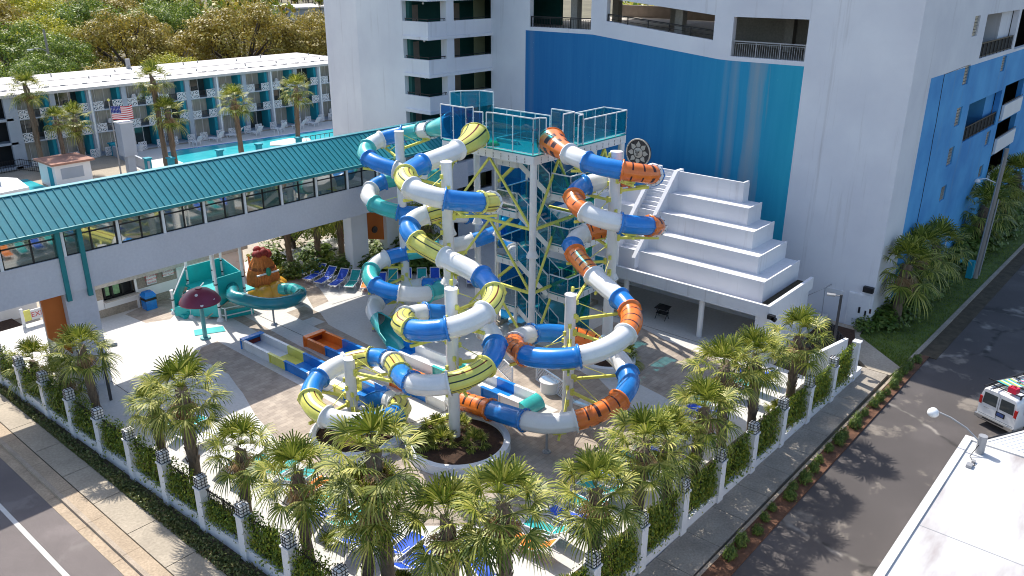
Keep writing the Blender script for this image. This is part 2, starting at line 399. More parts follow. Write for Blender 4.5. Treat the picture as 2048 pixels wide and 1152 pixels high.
def fence(name, label, d, t0, t1, hw, posts, rz):
    f = thing(name, label, 'fence', d * t0)
    n = Vector((-d.y, d.x, 0)) if d.x > .5 else Vector((d.y, -d.x, 0))
    ww = MB(); p, q = d * t0, d * t1
    ww.bar(p + Vector((0, 0, (hw - .17) / 2)), q + Vector((0, 0, (hw - .17) / 2)), .24, hw + .17)
    ww.bar(p + Vector((0, 0, hw + .03)), q + Vector((0, 0, hw + .03)), .30, .06)
    ww.build('low_wall', M['white'], f)
    for i in range(len(posts) - 1):
        if posts[i + 1] <= t0 or posts[i] >= t1: continue
        a, b = d * (posts[i] + .2) + n * .06, d * (posts[i + 1] - .2) + n * .06
        r_ = MB()
        for z in (hw + .12, 1.95): r_.bar(a + Vector((0, 0, z)), b + Vector((0, 0, z)), .04, .05)
        for j in range(1, 20):
            c = a.lerp(b, j / 20); r_.bar(c + Vector((0, 0, hw + .08)), c + Vector((0, 0, 2.05)), .02 if j % 10 else .06)
        r_.build('railing', M['black'], f)
    return f
fence('white_wall_fence', 'low white wall with black railings along the street footway', d1, .2, 40, .55, LEFT, a1)
fence('white_wall_fence', 'low white wall with black railings along the parking lot footway', d2, .2, 31.0, .38, RIGHT + [29.9], a2)
f = thing('end_wall', 'white end wall where the parking lot fence meets the path', 'wall', (29.9, -.8, 0))
MB().box(29.75, 30.1, -.95, -.62, -.17, 2.3).box(29.7, 30.15, -1.0, -.57, 2.3, 2.38).build('pier', M['white'], f)
MB().bar((28.2, 1.0, .7), (31.8, .35, .7), .2, 1.7).build('wall', M['white'], f)
gt = MB()
gt.bar((31.9, .3, 1.25), (34.2, 2.2, 1.25), .05).bar((31.9, .3, .25), (34.2, 2.2, .25), .05)
for j in range(9): gt.bar((31.9 + 2.3 * j / 8, .3 + 1.9 * j / 8, .1), (31.9 + 2.3 * j / 8, .3 + 1.9 * j / 8, 1.3), .05)
for j in range(8): gt.bar((31.9, .3, .35 + .11 * j), (34.2, 2.2, .35 + .11 * j), .03, .05)
o = gt.build('metal_gate', M['black']); tag(o, 'black slatted metal gate beside the path to the tower door', 'gate')
# ================================================================ WATER SLIDES
S1_P = [ (19.83,18.16,12.60),(19.11,17.75,12.51),(18.35,17.45,12.42),(17.54,17.26,12.32),(16.69,17.15,12.23),(15.79,17.10,12.14),(14.87,17.05,12.06),(13.99,16.89,11.98),(13.21,16.56,11.89),(12.61,16.02,11.79),(12.26,15.33,11.67),(12.20,14.57,11.52),(12.48,13.84,11.35),(13.07,13.23,11.19),(13.87,12.83,11.02),(14.72,12.71,10.85),(15.41,12.96,10.64),(15.77,13.56,10.42),(15.74,14.40,10.17),(15.37,15.33,9.94),(14.74,16.15,9.71),(14.01,16.66,9.49),(13.38,16.68,9.22),(12.99,16.17,8.92),(12.86,15.28,8.63),(12.87,14.25,8.40),(12.92,13.22,8.21),(12.94,12.23,8.07),(12.85,11.31,7.93),(12.56,10.49,7.78),(12.06,9.84,7.61),(11.36,9.42,7.44),(10.54,9.29,7.27),(9.72,9.50,7.09),(9.04,10.01,6.93),(8.62,10.76,6.78),(8.55,11.61,6.64),(8.86,12.40,6.52),(9.46,12.99,6.40),(10.23,13.26,6.27),(11.04,13.16,6.13),(11.77,12.69,5.96),(12.30,11.99,5.81),(12.52,11.16,5.66),(12.39,10.35,5.50),(11.93,9.66,5.33),(11.23,9.16,5.17),(10.41,8.91,5.00),(9.57,8.99,4.83),(8.83,9.40,4.67),(8.31,10.06,4.52),(8.14,10.85,4.36),(8.32,11.67,4.20),(8.75,12.48,4.00),(9.29,13.28,3.76),(9.83,14.09,3.51),(10.31,14.90,3.28),(10.60,15.72,3.08),(10.59,16.51,2.93),(10.22,17.17,2.81),(9.55,17.61,2.69),(8.70,17.76,2.57),(7.83,17.60,2.45),(7.06,17.15,2.34),(6.49,16.50,2.23),(6.21,15.71,2.11),(6.27,14.87,1.98),(6.68,14.12,1.86),(7.39,13.55,1.75),(8.26,13.27,1.65),(9.08,13.33,1.56),(9.68,13.75,1.46),(9.98,14.48,1.35),(10.04,15.38,1.24),(9.98,16.36,1.14),(9.91,16.87,1.10) ]
S1_C = [ (0.00,'F'),(2.52,'W'),(5.30,'B'),(7.09,'Y'),(8.75,'W'),(10.53,'B'),(12.37,'Y'),(13.32,'W'),(14.26,'B'),(15.85,'Y'),(17.72,'W'),(18.83,'B'),(20.13,'Y'),(22.08,'W'),(24.58,'B'),(26.07,'Y'),(27.67,'W'),(29.59,'B'),(31.36,'Y'),(33.51,'W'),(34.79,'B'),(36.14,'Y'),(37.99,'W'),(39.30,'B'),(40.95,'Y'),(42.85,'W'),(44.73,'B'),(46.55,'Y'),(49.00,'W'),(49.83,'B'),(51.20,'Y'),(52.52,'W'),(54.20,'B'),(55.90,'Y'),(57.61,'W'),(59.40,'B'),(61.23,'Y'),(62.62,'W'),(63.47,'G'),(65.21,'E') ]
S2_P = [ (21.48,21.54,12.61),(21.45,22.27,12.39),(21.55,22.98,12.19),(21.74,23.68,12.00),(21.94,24.36,11.85),(22.01,25.04,11.71),(21.83,25.70,11.56),(21.37,26.27,11.40),(20.67,26.69,11.24),(19.86,26.85,11.05),(19.12,26.66,10.84),(18.59,26.15,10.62),(18.37,25.39,10.41),(18.44,24.52,10.22),(18.75,23.69,10.04),(19.24,22.99,9.85),(19.86,22.53,9.66),(20.52,22.38,9.50),(21.15,22.55,9.34),(21.67,23.01,9.19),(22.03,23.69,9.04),(22.19,24.48,8.89),(22.14,25.31,8.74),(21.88,26.09,8.59),(21.44,26.74,8.46),(20.85,27.18,8.34),(20.18,27.30,8.19),(19.54,27.11,8.01),(19.01,26.66,7.83),(18.70,26.02,7.65),(18.69,25.28,7.47),(18.97,24.53,7.31),(19.50,23.88,7.15),(20.20,23.36,7.01),(21.01,22.98,6.86),(21.87,22.68,6.72),(22.75,22.40,6.58),(23.58,22.10,6.44),(24.31,21.72,6.31),(24.84,21.27,6.17),(25.08,20.81,6.03),(24.97,20.44,5.88),(24.54,20.26,5.74),(23.89,20.30,5.58),(23.15,20.54,5.43),(22.41,20.94,5.26),(21.75,21.45,5.11),(21.15,22.04,4.95),(20.59,22.68,4.80),(20.03,23.33,4.66),(19.43,23.93,4.53),(18.75,24.38,4.41),(18.03,24.59,4.28),(17.30,24.49,4.11),(16.67,24.09,3.92),(16.24,23.48,3.73),(16.10,22.74,3.56),(16.30,22.00,3.40),(16.81,21.35,3.26),(17.54,20.88,3.12),(18.38,20.68,2.98),(19.18,20.78,2.85),(19.80,21.19,2.74),(20.14,21.83,2.64),(20.15,22.57,2.53),(19.81,23.27,2.39),(19.21,23.82,2.25),(18.44,24.16,2.10),(17.63,24.23,1.96),(16.91,24.03,1.83),(16.35,23.55,1.69),(15.98,22.86,1.56),(15.72,22.06,1.43),(15.49,21.25,1.30),(15.27,20.44,1.17),(15.16,20.04,1.10) ]
S2_C = [ (0.00,'F'),(2.06,'W'),(3.43,'T'),(4.76,'B'),(6.23,'W'),(7.51,'T'),(8.92,'B'),(11.00,'W'),(12.83,'T'),(13.75,'B'),(14.63,'W'),(18.79,'T'),(19.63,'B'),(20.86,'W'),(22.80,'T'),(24.49,'B'),(27.26,'W'),(29.10,'B'),(31.38,'T'),(32.73,'B'),(34.77,'W'),(36.87,'T'),(38.98,'B'),(40.33,'W'),(41.85,'T'),(43.56,'B'),(45.16,'W'),(47.01,'T'),(49.21,'B'),(50.62,'W'),(52.51,'B'),(54.19,'W'),(56.05,'G'),(58.82,'E') ]
S3_P = [ (21.47,14.11,12.61),(21.03,13.37,12.51),(20.68,12.61,12.40),(20.43,11.82,12.29),(20.31,11.03,12.18),(20.38,10.22,12.05),(20.66,9.44,11.94),(21.13,8.77,11.82),(21.71,8.32,11.69),(22.29,8.20,11.56),(22.73,8.45,11.41),(22.94,9.00,11.26),(22.87,9.75,11.08),(22.55,10.53,10.91),(22.01,11.21,10.77),(21.33,11.63,10.62),(20.62,11.69,10.43),(19.99,11.37,10.21),(19.57,10.78,9.98),(19.45,10.02,9.77),(19.67,9.23,9.58),(20.20,8.54,9.40),(20.93,8.02,9.24),(21.74,7.77,9.06),(22.44,7.88,8.86),(22.89,8.37,8.66),(23.02,9.16,8.47),(22.84,10.08,8.28),(22.41,10.94,8.11),(21.79,11.59,7.94),(21.11,11.86,7.74),(20.47,11.70,7.53),(19.94,11.17,7.32),(19.51,10.45,7.13),(19.11,9.68,6.95),(18.75,8.92,6.78),(18.43,8.14,6.62),(18.15,7.34,6.47),(17.81,6.56,6.33),(17.34,5.91,6.17),(16.68,5.45,6.00),(15.90,5.22,5.83),(15.06,5.19,5.68),(14.24,5.39,5.54),(13.51,5.81,5.40),(12.93,6.45,5.27),(12.58,7.21,5.15),(12.49,8.02,5.02),(12.69,8.80,4.90),(13.13,9.49,4.78),(13.74,10.04,4.64),(14.47,10.42,4.50),(15.27,10.57,4.35),(16.08,10.49,4.20),(16.83,10.17,4.04),(17.46,9.65,3.89),(17.91,8.98,3.75),(18.12,8.22,3.59),(18.09,7.42,3.42),(17.83,6.64,3.24),(17.37,5.95,3.07),(16.75,5.43,2.90),(15.98,5.16,2.73),(15.15,5.14,2.55),(14.33,5.36,2.38),(13.60,5.76,2.21),(13.01,6.32,2.05),(12.59,7.00,1.91),(12.37,7.77,1.80),(12.31,8.58,1.71),(12.32,9.41,1.61),(12.37,10.24,1.49),(12.40,11.07,1.38),(12.44,11.90,1.26),(12.49,12.73,1.15),(12.52,13.14,1.10) ]
S3_C = [ (0.00,'F'),(2.16,'W'),(3.49,'B'),(5.36,'O'),(7.15,'W'),(7.57,'B'),(9.27,'O'),(10.39,'W'),(11.62,'B'),(13.03,'O'),(14.51,'W'),(16.39,'B'),(18.11,'O'),(19.16,'W'),(20.98,'B'),(22.36,'O'),(23.58,'W'),(24.96,'B'),(25.70,'O'),(28.01,'W'),(30.29,'B'),(31.37,'O'),(33.37,'W'),(36.12,'B'),(38.80,'O'),(40.84,'W'),(42.96,'B'),(45.07,'O'),(46.84,'W'),(49.34,'B'),(51.41,'O'),(53.86,'W'),(56.32,'B'),(58.51,'O'),(60.52,'W'),(61.35,'E') ]

SC = {'Y': 'yellow', 'W': 'white', 'B': 'blue', 'O': 'orange', 'T': 'teal', 'F': 'funnel', 'G': 'funnel'}
def catmull(P, n):
    P = [Vector(p) for p in P]; P = [P[0] * 2 - P[1]] + P + [P[-1] * 2 - P[-2]]; out = []
    for i in range(1, len(P) - 2):
        a, b, c, d = P[i - 1:i + 3]
        for k in range(n):
            t = k / n
            out.append(.5 * ((2 * b) + (c - a) * t + (2 * a - 5 * b + 4 * c - d) * t * t + (3 * b - a - 3 * c + d) * t ** 3))
    return out + [P[-2]]
class Path:
    def __init__(s, P):
        s.p = catmull(P, 8); s.l = [0]
        for a, b in zip(s.p[:-1], s.p[1:]): s.l.append(s.l[-1] + (b - a).length)
    def at(s, t):
        t = max(0, min(t, s.l[-1] - 1e-4)); lo, hi = 0, len(s.l) - 1
        while hi - lo > 1:
            m = (lo + hi) // 2
            if s.l[m] <= t: lo = m
            else: hi = m
        f = (t - s.l[lo]) / max(1e-6, s.l[hi] - s.l[lo])
        return s.p[lo].lerp(s.p[hi], f)
    def frame(s, t):
        c = s.at(t); T = (s.at(t + .15) - s.at(t - .15)).normalized()
        A = T.cross(Vector((0, 0, 1))).normalized(); return c, T, A, A.cross(T)
NR = 48; RT = .475
def slide(name, label, P, cuts, main):
    path = Path(P); root = thing(name, label, 'water slide', (P[-1][0], P[-1][1], .4))
    mats = {'Y': [M['yellow'], M['stripe_dark'], M['stripe_red'], M['stripe_grey'], M['grey_metal']], 'W': [M['white_gloss'], M['grey_metal']], 'B': [M['blue'], M['grey_metal']],
            'O': [M['orange'], M['stripe_black'], M['grey_metal']], 'T': [M['teal'], M['grey_metal']]}
    def ring(t, r):
        c, T, A, U = path.frame(t); vs = []
        for k in range(NR):
            a = 2 * PI * k / NR; rr = r
            if k in (0, NR // 2): rr = r * 1.085
            vs.append(c + (A * math.cos(a) + U * math.sin(a)) * rr)
        return vs
    for i in range(len(cuts) - 1):
        s0, col = cuts[i]; s1 = cuts[i + 1][0]; mb = MB()
        if col == 'F':                                            # entry: wide open flare narrowing to the tube
            cc = main; vs = []; n = 7
            for j in range(n + 1):
                f = j / n; t = s0 + (s1 - s0) * f; r = RT + .30 * (1 - f) ** 1.1
                c, T, A, U = path.frame(t)
                vs += [c + (A * math.cos(2 * PI * k / NR) * 1.0 + U * math.sin(2 * PI * k / NR) * .92) * r for k in range(NR)]
            fs = []; mi = []
            for j in range(n):
                for k in range(NR):
                    fs.append((j * NR + k, j * NR + (k + 1) % NR, (j + 1) * NR + (k + 1) % NR, (j + 1) * NR + k))
                    st = 0
                    if cc == 'Y': st = {4: 2, 8: 1, 14: 2, 19: 1, 44: 2, 28: 2, 40: 1}.get(k, 0)
                    if cc == 'O': st = 1 if j in (2, 4) and k % 24 not in (0, 1, 11, 12, 13, 23) else 0
                    mi.append(st)
            mb.add(vs, fs, mi, True)
            c, T, A, U = path.frame(s0)
            rim = [c + (A * math.cos(2 * PI * k / NR) + U * math.sin(2 * PI * k / NR) * .92) * (RT + .32) for k in range(NR + 1)]
            mb.tube(rim, .035, 6); o = mb.build('entry_flare', mats[cc], root); continue
        if col == 'G':                                            # exit: tube opens into a half pipe
            cc = {'Y': 'B', 'T': 'T'}[main]; vs = []; n = 8
            for j in range(n + 1):
                f = j / n; c, T, A, U = path.frame(s0 + (s1 - s0) * f); r = RT + .30 * f; half = PI * (1 - .45 * min(1, f * 1.6))
                c = c + Vector((0, 0, .12 * f))
                vs += [c + (A * math.cos(-PI / 2 - half + 2 * half * k / 20) + U * math.sin(-PI / 2 - half + 2 * half * k / 20)) * r for k in range(21)]
            mb.add(vs, [(j * 21 + k, j * 21 + k + 1, (j + 1) * 21 + k + 1, (j + 1) * 21 + k) for j in range(n) for k in range(20)], 0, True)
            for e in (0, 20): mb.tube([vs[j * 21 + e] for j in range(n + 1)], .035, 6)
            mb.build('exit_flare', mats[cc], root); continue
        step = .075 if col == 'O' else .22; n = max(2, int((s1 - s0) / step)); vs = []
        fl = [(s0, RT), (s0, RT + .10), (s0 + .08, RT + .10), (s0 + .08, RT)]
        ts = fl + [(s0 + .08 + (s1 - s0 - .08) * j / n, RT) for j in range(1, n + 1)]
        for t, r in ts: vs += ring(t, r)
        fs = []; mi = []
        for j in range(len(ts) - 1):
            for k in range(NR):
                fs.append((j * NR + k, j * NR + (k + 1) % NR, (j + 1) * NR + (k + 1) % NR, (j + 1) * NR + k)); st = 0
                if j >= 3:
                    if col == 'Y': st = {6: 1, 11: 3, 15: 2, 20: 1, 42: 2, 45: 1, 29: 2, 27: 1}.get(k, 0)
                    if col == 'O':
                        ph = (ts[j][0] - s0) % .5
                        st = 1 if ph > .41 and (3 <= k <= 21 or 27 <= k <= 31 or 41 <= k <= 45) and ts[j][0] < s1 - .12 else 0
                mi.append(st)
        mb.add(vs, fs, mi, True)
        # bolts on the joint
        for k in range(1, NR, 4):
            c, T, A, U = path.frame(s0); d = A * math.cos(2 * PI * k / NR) + U * math.sin(2 * PI * k / NR)
            mb.bbox(c + d * (RT + .055) - T * .012, (.045, .045, .045), mi=len(mats[col]) - 1)
        mb.build(SC[col] + '_tube', mats[col], root)
    return root, path
yel, yp = slide('water_slide', 'yellow, blue and white striped tube slide spiralling nearest the street corner', S1_P, S1_C, 'Y')
tea, tp = slide('water_slide', 'teal, blue and white tube slide spiralling behind, next to the skybridge', S2_P, S2_C, 'T')
ora, op = slide('water_slide', 'orange tiger striped, blue and white tube slide on the right by the stepped pyramid', S3_P, S3_C, 'O')

# run-out flumes on the deck
def flume(label, x, segs, cap, wid=1.15):
    y0, y1 = segs[0][0], segs[-1][1]
    root = thing('runout_flume', label, 'slide flume', (x, (y0 + y1) / 2, .4), 'run-out flumes lying on the deck')
    for a, b, col in segs:
        lo, hi = min(a, b), max(a, b); mb = MB(); h = .58
        for s in (-1, 1):
            mb.box(min(x + s * wid / 2, x + s * (wid / 2 + .05)), max(x + s * wid / 2, x + s * (wid / 2 + .05)), lo, hi, .4, .4 + h)
            xa, xb = sorted((x + s * (wid / 2 - .02), x + s * (wid / 2 + .16))); mb.box(xa, xb, lo, hi, .4 + h, .4 + h + .045)
            for yy in (lo + .04, hi - .04): mb.box(*sorted((x + s * (wid / 2 + .052), x + s * (wid / 2 + .10))), yy - .03, yy + .03, .42, .4 + h - .01)
        mb.box(x - wid / 2, x + wid / 2, lo, hi, .45, .50)
        mb.build({'Y': 'yellow', 'W': 'white', 'B': 'blue', 'O': 'orange', 'T': 'teal'}[col] + '_trough', {'Y': M['yellow'], 'W': M['white_gloss'], 'B': M['blue'], 'O': M['orange'], 'T': M['teal']}[col], root)
    ye, m_, rad = cap; dr = 1 if ye > (y0 + y1) / 2 else -1; mb = MB()
    if rad:
        pr = [(ye, .4), (ye, 1.0)] + [(ye + dr * .62 * math.sin(t), .42 + .6 * math.cos(t)) for t in [PI / 2 * i / 6 for i in range(7)]]
        ex = wid / 2 + .1
        v = [(x + s * ex, y, z) for s in (-1, 1) for y, z in pr]; n = len(pr)
        mb.add(v, [(i, i + 1, n + i + 1, n + i) for i in range(n - 1)], 0, True); mb.add(v, [tuple(range(n)), tuple(range(2 * n - 1, n - 1, -1))])
    else:
        mb.box(x - wid / 2 - .14, x + wid / 2 + .14, *sorted((ye, ye + dr * .12)), .4, 1.06)
        mb.box(x - wid / 2 - .14, x + wid / 2 + .14, *sorted((ye - dr * .22, ye + dr * .12)), 1.02, 1.07)
    mb.build('end_cap', m_, root)
    if not rad:
        MB().box(x - wid / 2 + .05, x + wid / 2 - .05, *sorted((ye - dr * .05, ye)), .55, .8).build('splash_pad', M['stripe_red'], root)
    return root
flume('open trough with white, yellow and blue sections and a blue end cap', 10.15, [(16.9, 18.0, 'B'), (18.0, 18.8, 'Y'), (18.8, 21.0, 'W'), (21.0, 23.1, 'B'), (23.1, 24.6, 'Y'), (24.6, 27.3, 'W')], (27.3, M['blue'], False))
flume('open trough on the deck running to an orange end, below the orange slide exit', 12.75, [(13.2, 14.6, 'W'), (14.6, 15.6, 'B'), (15.6, 17.4, 'O'), (17.4, 21.2, 'W'), (21.2, 22.9, 'B'), (22.9, 24.8, 'O')], (24.8, M['orange'], False))
flume('open trough on the deck with white walls and a rounded teal end', 15.1, [(20.2, 19.2, 'B'), (19.2, 16.5, 'W'), (16.5, 15.2, 'T'), (15.2, 12.9, 'W'), (12.9, 11.7, 'B'), (11.7, 10.3, 'W')], (10.3, M['teal'], True))
# low troughs joining tube exit to flume for the orange slide
pe = op.at(op.l[-1]); mb = MB()
for i in range(6):
    c = pe.lerp(Vector((12.75, 13.3, .8)), i / 5); r = .42 + .2 * i / 5
    if i == 0: vs = []
    vs += [c + Vector((math.cos(PI + PI * k / 12) * r, 0, math.sin(PI + PI * k / 12) * r * .8 + .05)) for k in range(13)]
mb.add(vs, [(j * 13 + k, j * 13 + k + 1, (j + 1) * 13 + k + 1, (j + 1) * 13 + k) for j in range(5) for k in range(12)], 0, True)
mb.build('exit_flare', M['white_gloss'], ora)

# support poles with yellow outrigger arms reaching under the tubes
def pole(label, x, y, top, paths, r=.27, flange=None, reach=3.6, zb=.4):
    root = thing('support_pole', label, 'pole', (x, y, zb), 'white poles that carry the slides')
    MB().cyl((x, y, zb), (x, y, top), r, r, 24).build('shaft', M['steel_white'], root)
    cp = MB().cyl((x, y, top), (x, y, top + .05), r + .03, r + .03, 24)
    cp.build('cap', M['white'], root)
    for z in ([zb] if flange is None else [zb, flange]):
        fl = MB()
        fl.cyl((x, y, z), (x, y, z + .06), r + .17, r + .17, 24).cyl((x, y, z + .06), (x, y, z + .34), r + .14, r, 24)
        for k in range(12):
            a = 2 * PI * k / 12; fl.cyl((x + (r + .12) * math.cos(a), y + (r + .12) * math.sin(a), z + .06), (x + (r + .12) * math.cos(a), y + (r + .12) * math.sin(a), z + .14), .025, .025, 6)
        fl.build('base_flange' if z == zb else 'shaft_flange', M['steel_white'], root)
    for path, t in paths:
        c = path.at(t); cpt, T, A, U = path.frame(t); d = Vector((c.x - x, c.y - y, 0)); ln = d.length; d.normalize()
        zb_ = c.z - RT - .14; end = Vector((x, y, zb_ - .22)) + d * (ln + .42) + Vector((0, 0, .22)); ar = MB()
        ar.bar(Vector((x, y, zb_ - .12)) + d * r, end, .11, .13)
        ar.bar(Vector((x, y, zb_ + .75)) + d * r, Vector((x, y, zb_)) + d * (ln * .72), .028)
        ar.bbox(Vector((x, y, zb_ - .1)) + d * (r + .03), (.16, .16, .34)); ar.bbox(Vector((x, y, zb_ + .75)) + d * (r + .05), (.12, .12, .22))
        ar.bar(c - Vector((0, 0, RT + .05)) - T * .3, c - Vector((0, 0, RT + .05)) + T * .3, .16, .08)
        ar.build('arm', M['yellow_steel'], root)
    return root
def near(path, x, y, zmax, gap=1.7, dmin=1.0, dmax=3.6, t0=3):
    out = []; t = t0; best = None
    while t < path.l[-1] - 1.5:
        c = path.at(t); d = math.hypot(c.x - x, c.y - y)
        if dmin < d < dmax and c.z < zmax + .3 and (not out or t - out[-1][1] > gap): out.append((path, t))
        t += .2
    return out
pole('tall white pole inside the upper yellow coil', 14.5, 15.1, 12.45, near(yp, 14.5, 15.1, 12.2, 2.7), flange=6.2)
pole('white pole rising from the front planter inside the lower yellow coils', 10.4, 10.85, 8.15, near(yp, 10.4, 10.85, 8, 2.7))
pole('shortest white pole, inside the last yellow loop on the left', 8.6, 16.1, 3.7, near(yp, 8.6, 16.1, 3.5, 2.4))
pole('tall white pole on the left inside the teal coils', 19.42, 23.98, 12.15, near(tp, 19.42, 23.98, 12, 2.9))
pole('tall white pole inside the upper orange coils', 21.85, 10.15, 12.5, near(op, 21.85, 10.15, 12.2, 2.7), flange=5.6, r=.29)
pole('white pole inside the wide lower orange loop', 15.83, 8.33, 6.9, near(op, 15.83, 8.33, 6.7, 3.0))
# small legs under the low ends of the tubes
def leg(label, path, t):
    c = path.at(t); o = thing('slide_support', label, 'support', (c.x, c.y, .4), 'short legs under the slide ends')
    MB().cyl((c.x, c.y, .4), (c.x, c.y, c.z - RT), .06, .06, 10).build('post', M['grey_metal'], o)
    MB().cyl((c.x, c.y, .4), (c.x, c.y, .44), .2, .2, 16).cyl((c.x, c.y, .44), (c.x, c.y, .52), .12, .1, 12).build('foot', M['grey_metal'], o)
leg('thin grey leg under the white bend of the orange slide', op, 55.2)
leg('thin grey leg under the teal slide just above its exit', tp, 55.2)
leg('thin grey leg under the last white tube of the yellow slide', yp, 58.4)

# planters round the poles
def planter(label, cx, cy, ro, h=.42, w_=.3):
    p = thing('round_planter', label, 'planter', (cx, cy, .4))
    MB().lathe((cx, cy, .4), [(ro - w_, 0), (ro - w_, h), (ro, h), (ro + .02, 0)], 48, smooth=False).build('rim', M['white'], p)
    MB().lathe((cx, cy, .4), [(0.001, h - .04), (ro * .4, h - .06), (ro - w_ + .01, h - .16)], 32).build('mulch_bed', M['mulch'], p)
planter('round white planter with mulch and low palms in front of the slides', 10.2, 10.45, 2.45)
planter('round white planter with mulch under the last yellow loop', 7.6, 14.6, 2.2)
planter('small round white planter at the foot of the tall orange slide pole', 21.7, 10.0, 1.6, .6)
# ================================================================ SLIDE TOWER
M['tint'] = tinted('teal_tinted_panel', (.05, .46, .60), (.008, .25, .36), .34)
M['tint_blue'] = tinted('blue_tinted_panel', (.03, .28, .66), (.006, .15, .44), .34)
M['deck_teal'] = pm('teal_deck_board', (.012, .30, .31), .5, .12, 1.2)
tw = thing('slide_tower', 'white steel stair tower with teal glass panels and yellow braces, start of the slides', 'slide tower', (23, 16.5, .4))
def column(x, y, top, r=.2, fl=6.2):
    c = MB().cyl((x, y, .4), (x, y, top), r, r, 20)
    for z in (.4, fl):
        c.cyl((x, y, z), (x, y, z + .05), r + .15, r + .15, 20).cyl((x, y, z + .05), (x, y, z + .35), r + .12, r, 20)
        c.cyl((x, y, z - .05 if z > 1 else z), (x, y, z), r + .15, r + .15, 20)
    for z in (3.9, 8.6): c.cyl((x, y, z), (x, y, z + .03), r + .02, r + .02, 20)
    c.build('column', M['steel_white'], tw)
COLS = [(20.5, 14.5), (20.5, 20.9), (24.9, 14.5), (22.3, 18.75), (28.5, 14.2), (24.9, 18.8), (28.5, 16.2), (23.2, 21.2)]
for x, y in COLS: column(x, y, 11.45, .2 if (x, y) != (22.3, 18.75) else .12)
# two thin drain pipes beside the back column
dp = MB().cyl((21.95, 18.55, .4), (21.95, 18.55, 11.3), .06, .06, 10).cyl((14.9, 15.6, .4), (14.9, 15.6, 10.2), .08, .08, 12).cyl((15.15, 15.75, .4), (15.15, 15.75, 10.2), .06, .06, 10)
dp.build('drain_pipe', M['steel_white'], tw)
DK = [(20.3, 14.35), (23.3, 14.35), (23.3, 14.1), (28.75, 14.1), (28.75, 15.75), (23.5, 15.75), (23.5, 21.2), (22.3, 22.0), (20.3, 21.2)]
MB().prism(DK, 11.88, 11.96).build('deck_floor', M['deck_teal'], tw)
bm = MB()
for i in range(len(DK)):
    a = Vector((*DK[i], 11.66)); b = Vector((*DK[(i + 1) % len(DK)], 11.66)); bm.bar(a, b, .07, .46)
    n = int((b - a).length / .55)
    for k in range(1, n):
        c = a.lerp(b, k / n); d = (b - a).normalized(); o = Vector((d.y, -d.x, 0)) * .04
        for z in (-.15, -.07, .01, .09): bm.bbox(c + o + Vector((0, 0, z)), (.035, .035, .035), mi=1)
for y in (15.8, 17.4, 19.2): bm.bar((20.3, y, 11.6), (23.4, y, 11.6), .08, .4)
bm.build('deck_beam', [M['steel_white'], M['black']], tw)
def rail(pts, z, h, glass='tint', gap=.08, name='railing'):
    fr = MB(); gl = MB()
    for a, b in zip(pts[:-1], pts[1:]):
        a = Vector(a[:2] + ((a[2] if len(a) > 2 else 0),)); b = Vector(b[:2] + ((b[2] if len(b) > 2 else 0),))
        Z = Vector((0, 0, z)); H = Vector((0, 0, h))
        fr.bar(a + Z + H, b + Z + H, .06, .06); fr.bar(a + Z + Vector((0, 0, gap)), b + Z + Vector((0, 0, gap)), .035, .035)
        n = max(1, round((b - a).length / 1.15))
        for k in range(n + 1):
            c = a.lerp(b, k / n) + Z; fr.cyl(c, c + H, .032, .032, 8)
            for q in (.3, .7): fr.cyl(c + H * q - Vector((.05, 0, 0)), c + H * q + Vector((.05, 0, 0)), .035, .035, 8)
        d = (b - a).normalized(); o = Vector((-d.y, d.x, 0)) * .015
        g0, g1 = a + Z + Vector((0, 0, gap)), b + Z + Vector((0, 0, gap)); T = Vector((0, 0, h - gap))
        gl.add([g0 + o, g1 + o, g1 + o + T, g0 + o + T], [(0, 1, 2, 3)])
    fr.build(name, M['white'], tw); gl.build('glass_panel', M[glass], tw)
rail([(20.15, 17.6), (20.3, 17.25), (20.3, 14.4), (20.75, 14.35), (20.95, 14.05)], 11.96, 1.95)
rail([(20.3, 21.3), (20.3, 19.3), (20.75, 19.15)], 11.96, 2.0, 'tint_blue')
rail([(20.75, 19.2), (20.95, 18.6)], 11.96, 1.75, 'tint_blue')
rail([(21.9, 22.1), (22.6, 21.9), (23.5, 21.2), (23.5, 20.1)], 11.96, 2.45)
rail([(23.5, 20.1), (23.5, 15.8)], 11.96, 1.55)
rail([(22.5, 14.1), (23.5, 14.1), (23.5, 15.7)], 11.96, 1.95)
rail([(23.9, 14.1), (24.4, 14.15), (24.4, 15.1)], 11.96, 1.7)
rail([(24.4, 14.1), (28.75, 14.1), (28.75, 15.75), (26.9, 15.75), (25.2, 15.75)], 11.96, 1.42)
# gates at the mouths and riders' grab bars
gb = MB()
gb.bar((21.0, 14.15, 13.0), (22.5, 14.15, 13.0), .05).bar((20.3, 17.6, 13.1), (20.3, 19.3, 13.1), .05).bar((20.6, 21.4, 13.1), (21.9, 22.05, 13.1), .05)
gb.build('grab_bar', M['white'], tw)
md = MB().lathe((20.95, 17.9, 11.96), [(.02, .16), (.28, .2), (.42, .05), (.42, 0)], 20); md.build('start_mat', pm('green_mat', (.05, .55, .16), .4, .1, 2), tw)
